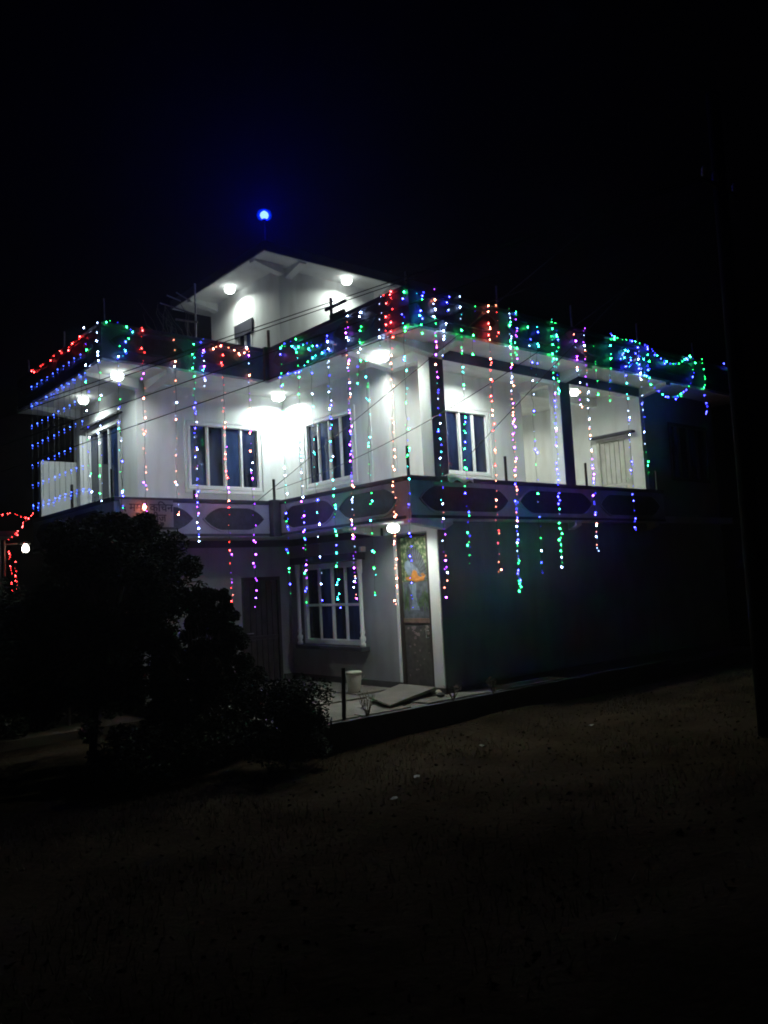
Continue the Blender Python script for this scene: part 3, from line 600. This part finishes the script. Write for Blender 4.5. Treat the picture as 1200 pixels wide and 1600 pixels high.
wire([(-1.256, 3.745, 3.60), (-.9, -5.3, 6.75)], -.0, 'service wire rising steeply from the lower parapet past the side window')
wire([(-.80, 3.70, 3.86), (.1, -5.3, 6.3)], .42, 'sagging service wire from the inner parapet post past the corner pillar')
wire([(.5, -.25, 3.95), (.38, -5.3, 6.8)], -.0, 'service wire rising to the right across the veranda window')
# neighbour behind, left
NH = thing('neighbour_house', 'dark neighbouring house behind at the far left with red lights', 'house', (-5.2, 14.6, -.3))
b = MB(); b.box(-6, 2.2, .0, 7, 0, 4.0); b.build('wall', 'plinth', NH)
b = MB(); b.box(-6.4, 2.5, -.6, 7.4, 4.0, 4.15); b.build('roof_slab', 'band', NH)
for x in (-1.2, 1.2):
    b = MB(); b.box(x-.5, x+.5, -.03, -.002, 1.1, 2.4); wv = b.build('window', 'dark', NH); b = MB(); b.box(x-.42, x+.42, -.036, -.031, 1.18, 2.32); b.build('pane', 'glass2', wv)
b = MB(); b.box(-3.2, -2.3, -.03, -.002, 0.02, 2.2); b.build('door', 'door', NH)
t = thing('lamp_post', 'bare lit bulb on a bracket pole at the far left edge', 'street lamp', (-2.62, 14.05, -.3))
b = MB(); b.tube([(-.45,0,0), (-.45,0,3.9)], .04, 8); b.build('pole', 'steel', t)
b = MB(); b.tube([(-.45,0,3.78), (-.1,0,3.80)], .02, 6); b.build('arm', 'steel', t)
b = MB(); b.lathe([(.01,-.13),(.07,-.11),(.10,-.05),(.085,.02),(.04,.10),(.03,.16)], (.12,0,3.68), 14); b.build('bulb', 'lamp_warm', t, smooth=True)
b = MB(); b.lathe([(.03,0),(.12,-.03),(.15,-.08),(.148,-.085),(.11,-.03),(.02,-.01)], (.12,0,3.86), 14); b.build('shade', 'alu', t, smooth=True)

# ================================================================ STRING LIGHTS
STRINGS = [
    ('green and white light string at the left front corner of the roof slab', [(-4.44, 3.45, 6.57), (-4.45, 3.45, 3.32)], 16, '1:GWWB'),
    ('short blue and green string just left of the roof slab corner, over the balcony window', [(-4.41, 4.11, 6.68), (-4.41, 4.03, 3.74)], 11, '1:BWGW'),
    ('sparse blue and green string falling past the right edge of the balcony window', [(-4.11, 3.45, 6.05), (-4.08, 3.45, 3.02)], 14, '1:BWTG'),
    ('string that starts thick red on the parapet and falls pinkish to the banner', [(-3.64, 3.45, 6.63), (-3.67, 3.45, 3.03)], 19, '0.2:R,1:OOP'),
    ('sparse pinkish white string between the banner and the four pane window', [(-3.03, 3.45, 6.56), (-3.07, 3.45, 3.35)], 14, '1:OWO'),
    ('green and blue string in front of the leftmost pane of the front window', [(-2.67, 3.45, 6.47), (-2.67, 3.45, 2.83)], 26, '0.3:GTG,0.6:BW,1:BPW'),
    ('short dense blue string beside the television antenna foot', [(-2.47, 3.45, 6.6), (-2.46, 3.45, 5.71)], 9, '1:BWPT'),
    ('warm red string hanging at the middle of the four pane window', [(-2.07, 3.45, 6.54), (-2.04, 3.45, 1.52)], 28, '0.3:RO,1:ORP'),
    ('pink and purple string left of the concave corner post', [(-1.5, 3.45, 6.61), (-1.52, 3.45, 1.58)], 24, '0.5:POW,1:PP'),
    ('blue and green string right of the concave corner post', [(-1.09, 2.95, 6.51), (-1.09, 2.97, 1.8)], 23, '0.3:BG,0.6:WT,1:BG'),
    ('dense green and blue string over the brightest corner of the wall', [(-1.09, 2.38, 6.55), (-1.09, 2.42, 1.54)], 32, '0.3:BTG,0.6:WT,1:GBP'),
    ('thin sparse blue string at the left side of the side window', [(-1.09, 1.98, 6.24), (-1.09, 1.95, 1.66)], 15, '1:WBT'),
    ('teal and green string crossing the side window', [(-1.09, 1.42, 6.33), (-1.09, 1.45, 1.49)], 28, '0.5:TBW,1:GBT'),
    ('thick purple and white string at the right pane of the side window', [(-1.09, 0.85, 6.54), (-1.09, 0.97, 1.67)], 44, '0.3:PWO,0.6:PBP,1:OPW'),
    ('short blue and green string right of the thick purple string', [(-1.09, 0.46, 6.49), (-1.09, 0.62, 5.3)], 9, '1:BGW'),
    ('faint teal string on the plain wall right of the side window', [(-1.09, 0.39, 5.65), (-1.09, 0.44, 1.74)], 14, '1:TG'),
    ('short string of dim pale bulbs on the dark parapet', [(-1.09, -0.05, 6.64), (-1.09, -0.01, 5.79)], 6, '1:W'),
    ('red string over the bright lamp, ending beside the painted door', [(-1.09, -0.32, 6.61), (-1.09, -0.07, 1.52)], 33, '0.2:R,1:O'),
    ('short dim red string doubled beside the bright red one', [(-1.09, -0.17, 6.6), (-1.09, -0.16, 5.8)], 5, '1:R'),
    ('green and blue string falling in front of the painted door', [(-1.09, -0.63, 6.52), (-1.09, -0.44, 1.51)], 25, '0.6:GTB,1:B'),
    ('short blue string right of the roof corner', [(-0.92, -0.75, 6.48), (-0.91, -0.75, 6.12)], 2, '1:TB'),
    ('short green string tucked right of the roof corner', [(-0.78, -0.75, 6.55), (-0.85, -0.75, 5.83)], 5, '1:BG'),
    ('white and purple string in front of the corner pillar', [(-0.53, -0.75, 6.62), (-0.63, -0.75, 1.64)], 34, '0.3:WOGP,0.7:WBT,1:WPO'),
    ('short blue and white string right of the corner pillar top', [(-0.18, -0.75, 6.6), (-0.4, -0.75, 5.54)], 7, '1:BW'),
    ('green and blue string in front of the veranda window', [(0.09, -0.75, 6.62), (-0.07, -0.75, 2.1)], 26, '0.4:GTW,0.7:BG,1:BG'),
    ('sparse dim green string between the veranda window string and the red one', [(0.43, -0.75, 6.58), (0.29, -0.75, 5.58)], 4, '1:GBW'),
    ('bright red string on the parapet above the veranda window', [(0.78, -0.75, 6.58), (0.64, -0.75, 1.95)], 30, '0.35:RRO,1:OOR'),
    ('short warm red string right of the bright red one', [(1.0, -0.75, 6.64), (0.97, -0.75, 6.02)], 4, '1:OR'),
    ('very dense white and green string hanging past the middle of the veranda', [(1.33, -0.75, 6.64), (1.12, -0.75, 1.66)], 55, '0.2:GWG,0.5:WPO,0.75:PBO,1:WGB'),
    ('short blue and purple string doubling the very dense one', [(1.51, -0.75, 6.64), (1.44, -0.75, 5.74)], 8, '1:BPG'),
    ('sparse blue string on the pale doorway of the veranda', [(1.84, -0.75, 6.42), (1.75, -0.75, 1.94)], 18, '1:BWBG'),
    ('short sparse blue string left of the second pillar', [(2.11, -0.75, 6.48), (1.94, -0.75, 5.37)], 5, '1:BT'),
    ('green and blue string in front of the second pillar', [(2.51, -0.75, 6.66), (2.31, -0.75, 2.0)], 36, '0.3:GTG,0.6:BPW,0.75:B,1:GWG'),
    ('short green string doubling the one before the second pillar', [(2.65, -0.75, 6.6), (2.58, -0.75, 5.27)], 11, '1:GTB'),
    ('pinkish white string beside the small veranda lamp', [(3.19, -0.75, 6.49), (3.25, -0.75, 5.1)], 9, '1:OWP'),
    ('long purple and pink string left of the veranda door', [(3.51, -0.75, 6.65), (3.44, -0.75, 2.34)], 29, '0.3:WPO,0.6:OW,0.85:BP,1:OW'),
    ('short green string above the veranda door', [(3.8, -0.75, 6.33), (3.81, -0.75, 5.37)], 4, '1:G'),
    ('teal string between the veranda door and the parapet tangle', [(4.41, -0.75, 6.68), (4.21, -0.75, 5.28)], 9, '1:BTG'),
    ('long blue string falling past the right side of the veranda door', [(4.87, -0.75, 6.4), (4.75, -0.75, 2.76)], 18, '0.3:TBT,0.6:WB,1:B'),
    ('blue string along the edge where the veranda wall ends', [(5.39, -0.75, 5.75), (5.38, -0.75, 3.84)], 10, '0.7:BW,1:GB'),
    ('dense blue string knotted at the parapet tangle', [(5.38, -0.75, 6.57), (5.36, -0.75, 5.89)], 7, '1:BBW'),
    ('second dense blue string right in the parapet tangle', [(5.75, -0.75, 6.63), (5.7, -0.75, 5.9)], 7, '1:BBG'),
    ('green string ending blue, last one hanging at the right', [(8.04, -0.75, 6.65), (8.0, -0.75, 5.38)], 8, '0.6:G,1:B'),
    ('blue curtain light string, outermost from the left, hanging at the balcony end', [(-4.41, 7.12, 6.27), (-4.41, 7.13, 3.83)], 7, '1:b'),
    ('blue curtain light string, second from the left, hanging at the balcony end', [(-4.41, 6.77, 6.25), (-4.41, 6.77, 3.83)], 7, '1:b'),
    ('blue curtain light string, third from the left, hanging at the balcony end', [(-4.41, 6.49, 6.26), (-4.41, 6.49, 3.84)], 7, '1:b'),
    ('blue curtain light string, fourth from the left, hanging at the balcony end', [(-4.41, 6.15, 6.25), (-4.41, 6.15, 3.83)], 7, '1:b'),
    ('blue curtain light string, fifth from the left, hanging at the balcony end', [(-4.41, 5.81, 6.24), (-4.41, 5.81, 3.83)], 7, '1:b'),
    ('blue curtain light string, sixth from the left, hanging at the balcony end', [(-4.41, 5.56, 6.26), (-4.41, 5.55, 3.84)], 7, '1:b'),
    ('blue curtain light string, seventh from the left, hanging at the balcony end', [(-4.41, 5.24, 6.25), (-4.41, 5.24, 3.84)], 7, '1:b'),
    ('blue curtain light string, eighth from the left, hanging at the balcony end', [(-4.41, 4.95, 6.25), (-4.41, 4.94, 3.84)], 7, '1:b'),
    ('blue curtain light string, ninth from the left, hanging at the balcony end', [(-4.41, 4.67, 6.26), (-4.41, 4.66, 3.84)], 7, '1:b'),
    ('blue curtain light string, innermost from the left, hanging at the balcony end', [(-4.41, 4.35, 6.25), (-4.41, 4.34, 3.83)], 7, '1:b'),
    ('red row of lights along the left roof parapet', [(-4.41, 7.18, 6.61), (-4.41, 6.79, 6.54), (-4.41, 6.52, 6.55), (-4.41, 6.17, 6.54), (-4.41, 5.83, 6.53), (-4.41, 5.58, 6.59), (-4.41, 5.26, 6.57), (-4.41, 4.95, 6.55), (-4.41, 4.66, 6.56), (-4.41, 4.33, 6.58)], 8, '1:R'),
    ('blue row of lights along the lower edge of the left roof parapet', [(-4.41, 7.15, 5.92), (-4.41, 6.79, 5.88), (-4.41, 6.51, 5.87), (-4.41, 6.16, 5.88), (-4.41, 5.83, 5.85), (-4.41, 5.58, 5.92), (-4.41, 5.26, 5.9), (-4.41, 4.99, 5.87), (-4.41, 4.66, 5.89), (-4.41, 4.37, 5.91), (-4.41, 4.15, 5.87)], 11, '1:b'),
    ('blue row of lights low across the white balcony panel', [(-4.41, 7.12, 3.81), (-4.41, 6.77, 3.74), (-4.41, 6.49, 3.77), (-4.41, 6.16, 3.76), (-4.41, 5.83, 3.75), (-4.41, 5.58, 3.81), (-4.41, 5.3, 3.79), (-4.41, 5.07, 3.78), (-4.41, 4.71, 3.78), (-4.41, 4.42, 3.8), (-4.41, 4.06, 3.78)], 11, '1:b'),
    ('sparse green net of lights draped on the left front parapet', [(-4.36, 3.45, 6.6), (-4.14, 3.45, 6.66), (-3.81, 3.45, 6.53), (-4.02, 3.45, 6.27), (-4.11, 3.45, 6.21), (-3.91, 3.45, 6.14), (-4.0, 3.45, 6.06), (-4.17, 3.45, 6.03)], 11, '1:GTB'),
    ('warm white and red light chain along the front parapet top', [(-2.29, 3.45, 6.5), (-2.14, 3.45, 6.48), (-2.04, 3.45, 6.56), (-1.85, 3.45, 6.5), (-1.67, 3.45, 6.44), (-1.46, 3.45, 6.51)], 7, '1:OO'),
    ('blue and green light net draped on the side parapet', [(-1.09, 2.88, 6.53), (-1.09, 2.61, 6.56), (-1.09, 2.5, 6.37), (-1.09, 2.24, 6.37), (-1.09, 1.9, 6.35), (-1.09, 2.02, 6.25), (-1.09, 1.8, 6.25), (-1.09, 1.55, 6.21), (-1.09, 1.41, 6.27), (-1.09, 1.58, 6.08), (-1.09, 1.92, 6.07), (-1.09, 2.06, 6.01), (-1.09, 2.28, 5.91), (-1.09, 2.6, 5.93), (-1.09, 2.92, 6.0)], 23, '1:BTBG'),
    ('upper blue and green swag of lights on the right parapet', [(4.43, -0.75, 6.65), (4.76, -0.75, 6.61), (5.11, -0.75, 6.64), (5.37, -0.75, 6.65), (5.72, -0.75, 6.61), (5.91, -0.75, 6.57), (6.07, -0.75, 6.46), (6.27, -0.75, 6.42), (6.57, -0.75, 6.35), (6.97, -0.75, 6.4), (7.23, -0.75, 6.53), (7.47, -0.75, 6.65)], 20, '1:GBBGG'),
    ('lower looping swag of blue and green lights at the right', [(5.56, -0.75, 5.97), (5.8, -0.75, 5.76), (6.04, -0.75, 5.68), (6.3, -0.75, 5.58), (6.64, -0.75, 5.62), (6.89, -0.75, 5.69), (7.21, -0.75, 5.85), (7.47, -0.75, 6.07), (7.59, -0.75, 6.34), (7.7, -0.75, 6.52), (7.47, -0.75, 6.65)], 18, '1:BBGGB'),
    ('blue light chain tangled on the parapet above the veranda door', [(4.7, -0.75, 6.2), (4.94, -0.75, 6.44), (5.08, -0.75, 6.26), (4.89, -0.75, 6.03), (5.19, -0.75, 6.2), (5.41, -0.75, 6.1), (5.59, -0.75, 5.98), (5.78, -0.75, 6.15), (5.56, -0.75, 6.32), (5.26, -0.75, 6.39)], 20, '1:BBT'),
    ('last short chain of lights at the far right end of the roof', [(8.94, -0.75, 6.69), (9.3, -0.75, 6.63), (9.53, -0.75, 6.67), (9.78, -0.75, 6.64)], 4, '1:GBBG'),
]

bulb_me = {}
def bulb_mesh(k, j):
    if (k, j) not in bulb_me:
        b = MB(); b.lathe([(.0055,.012),(.006,-.002)], n=5, mi=1); b.lathe([(.007,-.002),(.0105,-.012),(.009,-.024),(.002,-.031)], n=6, mi=0)
        me = bpy.data.meshes.new('bulb_' + k + str(j)); me.from_pydata(b.v, [], b.f); me.materials.append(M['bulb'+k+str(j)]); me.materials.append(M['strand'])
        me.polygons.foreach_set('material_index', b.m); bulb_me[(k, j)] = me
    return bulb_me[(k, j)]
def light_string(label, pts, n, pal, grp='strings of coloured lights hung on the house', seed=0):
    if 'b' not in pal: n = int(n*1.25)
    rg = random.Random(seed); Q = [Vector(p) for p in pts]
    t = thing('light_string', label, 'string lights', Q[0], 0, grp)
    o0 = Q[0]; seg = [(Q[i+1]-Q[i]).length for i in range(len(Q)-1)]; T = sum(seg)
    def at(s):
        for i, l in enumerate(seg):
            if s <= l or i == len(seg)-1: return Q[i].lerp(Q[i+1], min(1, s/l)) - o0
            s -= l
    curtain = 'b' in pal
    wob = .0 if curtain else .018
    K = max(6, int(T/.12)); b = MB()
    P_ = [at(T*i/K) + Vector((rg.uniform(-wob, wob), rg.uniform(-wob, wob)*.5, 0)) * (0 < i < K) for i in range(K+1)]
    b.tube(P_, .0019, 4, cap=False); b.tube([p_ + Vector((.006, -.004, 0)) for p_ in P_], .0018, 4, cap=False); b.build('cord', 'strand', t)
    segs = [(float(x.split(':')[0]), x.split(':')[1]) for x in pal.split(',')]
    step = T/max(1, n-1)
    for i in range(n):
        k = (i + (0 if curtain else rg.uniform(-.38, .38)))/max(1, n-1); k = min(1, max(0, k))
        letters = next(l for f_, l in segs if k <= f_ + 1e-6)
        reps = 2 if curtain else (2 if rg.random() < .25 else 1)
        for q in range(reps):
            L_ = rg.choice(letters); x = rg.random()
            j = 2 if x > .55 else (1 if x > .22 else 0)
            if curtain: j = 1 if q == 0 else 0  # lower dim bulb of each pair stands for a ghost reflection
            off = Vector((rg.uniform(-.03, .03), rg.uniform(-.02, .005), -.05*q if curtain else -rg.uniform(.02, .06)*q)) * (1 if not curtain else Vector((1,1,1)).x)
            if curtain: off = Vector((0, 0, -.055*q))
            ob = bpy.data.objects.new('bulb', bulb_mesh(L_, j)); COL.objects.link(ob); ob.parent = t
            ob.location = at(T*k) + off + Vector((0, -.004, 0)); sc = rg.uniform(.42, .72) * (1.3 if j == 2 else .9)
            ob.scale = (sc, sc, sc); ob.rotation_euler = (rg.uniform(-.6, .6), rg.uniform(-.6, .6), rg.uniform(0, 6))
    return t
for i, (lab, pts, n, pal) in enumerate(STRINGS): light_string(lab, pts, n, pal, seed=i+11)
# added warm bulb, stands in for a warm highlight on the banner
ob = thing('light_string', 'added warm bulb standing in for a highlight on the left parapet banner', 'string lights', (-3.62, 3.60, 3.46))
b = MB(); b.lathe([(.012,.03),(.02,.0),(.028,-.03),(.022,-.06),(.004,-.075)], n=10); b.build('bulb', M['bulbO1'], ob); b = MB(); b.tube([(0,0,.02),(0,.14,.14)], .004, 5); b.build('cord', 'strand', ob)
# red strings at the neighbour's
for i, (lab, pts, n) in enumerate([('red light string hanging straight down at the far left edge', [(-2.95, 14, 3.3), (-2.87, 14, 2.1)], 8),
        ('short red light string beside the lowest end of the straight red one', [(-2.80, 14, 3.0), (-2.76, 14, 2.2)], 6),
        ('red lights sloping down from the balcony corner to the lit bulb at the far left', [(-2.30, 14, 4.36), (-2.55, 14, 4.1), (-2.7, 14, 3.85), (-2.95, 14, 3.6)], 9),
        ('red lights along the neighbouring eave at the far left edge', [(-2.45, 13.9, 4.2), (-2.9, 13.9, 4.35), (-3.4, 13.9, 4.25), (-3.8, 13.9, 4.0)], 12)]):
    light_string(lab, pts, n, '1:R', 'red strings of lights at the neighbouring house', seed=90+i)

# ================================================================ PLANTS
def leaf_cloud(b, pts, size, n, rg, flat=.5):
    for c in pts:
        for _ in range(n):
            d = Vector((rg.gauss(0, 1), rg.gauss(0, 1), rg.gauss(0, 1))); d.normalize(); p_ = c[0] + d * c[1] * rg.random() ** .4
            u = Vector((rg.gauss(0,1), rg.gauss(0,1), rg.gauss(0,flat))).normalized(); v_ = u.cross(Vector((rg.gauss(0,1), rg.gauss(0,1), rg.gauss(0,1)))).normalized()
            s_ = size * rg.uniform(.6, 1.4)
            b.add([p_ - u*s_, p_ + v_*s_*.38, p_ + u*s_, p_ - v_*s_*.38], [(0,1,2,3)])
def tree(name, label, cat, base, trunk_h, r0, clumps, size, per, mat, seed, lean=(0,0)):
    rg = random.Random(seed); t = thing(name, label, cat, base)
    b = MB(); top = Vector((lean[0], lean[1], trunk_h)); b.tube([(0,0,-.1), (lean[0]*.3, lean[1]*.3, trunk_h*.5), top], r0, 8, r0*.6)
    for c, r in clumps:
        if rg.random() < .75: m_ = top.lerp(Vector(c), .5) + Vector((rg.uniform(-.1,.1), rg.uniform(-.1,.1), -.05)); b.tube([top*.9, m_, c], r0*.35, 5, r0*.08)
    b.build('trunk', 'bark', t)
    b = MB(); leaf_cloud(b, [(Vector(c), r) for c, r in clumps], size, per, rg); b.build('crown', mat, t)
    return t
rg = random.Random(5)
cl = []
for i in range(80):
    a = rg.uniform(0, 6.28); h = rg.uniform(-1, 1); rr_ = math.sqrt(max(0, 1-h*h*.85))*rg.uniform(.3, 1.0)
    cl.append(((.42 + 1.22*rr_*math.cos(a), .1+ 1.1*rr_*math.sin(a), 2.42 + h*.86 - .25*max(0, rr_*math.cos(a)-.5)), rg.uniform(.17, .33)))
for i in range(44):
    cl.append(((rg.uniform(-1.2, 1.25), rg.uniform(-.6, .9), rg.uniform(.7, 2.0)), rg.uniform(.16, .30)))
tree('broadleaf_tree', 'large dark bushy tree in front of the left side of the house', 'tree', (-5.3, 1.72, -.3), 1.7, .085, cl, .042, 560, 'leaf', 3, (.25, .05))
cl = []
for i in range(200):
    z = .12 + 2.2*rg.random()**1.05; q_ = (1-z/2.5)**.45; a = rg.uniform(0, 6.28); k_ = rg.random()**.5
    cl.append(((math.cos(a)*.98*q_*k_, math.sin(a)*.8*q_*k_, z), .20*(1-z/3.4)))
tree('conical_shrub', 'dark pointed shrub standing right of the large tree, before the dark door', 'shrub', (-4.18, .48, -.34), .8, .04, cl, .03, 420, 'leaf', 9)
cl = [((rg.uniform(-.5,.5), rg.uniform(-.4,.4), rg.uniform(.1, .95)), rg.uniform(.14,.24)) for i in range(34)]
tree('round_shrub', 'low dark bush at the yard edge left of the leaning post', 'shrub', (-3.85, -1.0, -.3), .4, .03, cl, .028, 380, 'leaf', 10)
cl = [((rg.uniform(-.95,.8), rg.uniform(-.5,.5), rg.uniform(.05, .6)), rg.uniform(.12,.24)) for i in range(36)]
tree('undergrowth_bush', 'low olive undergrowth in front of the large tree', 'shrub', (-5.0, -.2, -.3), .25, .02, cl, .034, 300, 'leaf2', 12)
cl = [((rg.uniform(-1.2,1.6), rg.uniform(-.6,.6), rg.uniform(.2, 2.6)), rg.uniform(.2,.4)) for i in range(60)]  # bush mass added to darken the lit background at the left
tree('darkening_bush', 'added dark shapeless bush that darkens the far left edge', 'shrub', (-6.6, 3.9, -.3), .9, .04, cl, .05, 360, 'leaf', 14)
cl = [((rg.uniform(-1.0,.9), rg.uniform(-.35,.35), rg.uniform(.2, 2.2)), rg.uniform(.2,.36)) for i in range(44)]  # second added bush, darkens the wall and path behind the trunk
tree('darkening_bush', 'added tall dark bush that darkens the house wall behind the large tree', 'shrub', (-4.75, 4.3, -.3), .9, .04, cl, .045, 360, 'leaf', 15)
def twiggy(label, base, h, n, seed):
    rg = random.Random(seed); b = MB()
    for i in range(n):
        a = rg.uniform(0, 6.28); p_ = Vector(base); d = Vector((math.cos(a)*.4, math.sin(a)*.4, 1)).normalized(); pts = [p_.copy()]
        for k in range(4): p_ = p_ + d*h/4; d = (d + Vector((rg.uniform(-.3,.3), rg.uniform(-.3,.3), .1))).normalized(); pts.append(p_.copy())
        b.tube(pts, .007, 4, .002)
        for k in range(3):
            q_ = pts[1+k]; e_ = q_ + Vector((rg.uniform(-.12,.12), rg.uniform(-.12,.12), rg.uniform(.03,.12))); b.tube([q_, e_], .004, 3, .0015)
            if rg.random() < .5: leaf_cloud(b, [(e_, .03)], .018, 3, rg)
    tag(b.build('dead_shrub', 'dry'), label, 'dead shrub')
twiggy('leafless twiggy shrub at the yard edge in front of the ramp', (-2.25, -.66, .0), .36, 11, 1)
twiggy('small twiggy weed at the yard edge below the right pilaster', (-.55, -.70, .0), .30, 8, 2)
twiggy('tiny dry weed at the kerb right of the twiggy weed', (.35, -.72, .0), .24, 6, 3)
# grass of the field: one object
rg = random.Random(21); b = MB()
for i in range(26000):
    y = -.9 - 6.6*rg.random()**1.1; x = rg.uniform(-8.8, 9.5)
    if noise.noise(Vector((x*.8, y*.8, 5))) < rg.uniform(-.25, .35): continue
    z = gz(x, y); h = rg.uniform(.03, .11); a = rg.uniform(0, 6.28); s_ = .004; dx, dy = math.cos(a), math.sin(a); l = rg.uniform(.2, .8)*h
    b.add([(x-dy*s_, y+dx*s_, z-.01), (x+dy*s_, y-dx*s_, z-.01), (x+dx*l, y+dy*l, z+h)], [(0,1,2)])
g_ = b.build('grass', 'dry', kind='stuff'); 
b = MB()
for i in range(5200):   # clods of soil on the field and the ditch bank
    y = -.75 - 6.8*rg.random(); x = rg.uniform(-8.8, 9.5); z = gz(x, y); s_ = rg.uniform(.006, .03)*(1.6 if rg.random() < .04 else 1)
    P_ = [Vector((rg.uniform(-1,1), rg.uniform(-1,1), rg.uniform(-.4,1)))*s_ for _ in range(4)]
    b.add([Vector((x,y,z)) + p_ for p_ in P_], [(0,1,2),(0,2,3),(0,3,1),(1,3,2)])
b.build('clods', 'soil', kind='stuff')
for i, (x, y, lab) in enumerate([(-3.45, -3.0, 'crumpled white paper scrap on the dark field below the leaning post'), (-1.55, -2.2, 'small pale scrap on the field below the ramp'), (.2, -2.7, 'pale flat scrap lying on the field towards the right'), (-4.3, -3.6, 'pale scrap lying nearest on the left of the field')]):
    b = MB(); z = gz(x, y) + .012; r_ = .05; vs = [(x + r_*math.cos(k*1.05)*rg.uniform(.6, 1.3), y + r_*math.sin(k*1.05)*rg.uniform(.5, 1.1), z + rg.uniform(0, .03)) for k in range(6)] + [(x, y, z+.03)]
    b.add(vs, [(k, (k+1)%6, 6) for k in range(6)]); tag(b.build('paper_scrap', 'paper'), lab, 'litter', 'scraps of litter on the field')

# thin mist added to imitate bloom round the lamps
b = MB(); b.box(-14, 14, -12, 18, -1.5, 12.5); hz = b.build('haze', 'soil', kind='stuff')
hm = bpy.data.materials.new('bloom_mist'); hm.use_nodes = True; hm.node_tree.nodes.clear()
ho = hm.node_tree.nodes.new('ShaderNodeOutputMaterial'); hv = hm.node_tree.nodes.new('ShaderNodeVolumePrincipled')
hv.inputs['Color'].default_value = (1, .98, .95, 1); hv.inputs['Density'].default_value = 0.0018; hv.inputs['Anisotropy'].default_value = 0.72; hm.node_tree.links.new(hv.outputs[0], ho.inputs['Volume'])
hz.data.materials.clear(); hz.data.materials.append(hm)
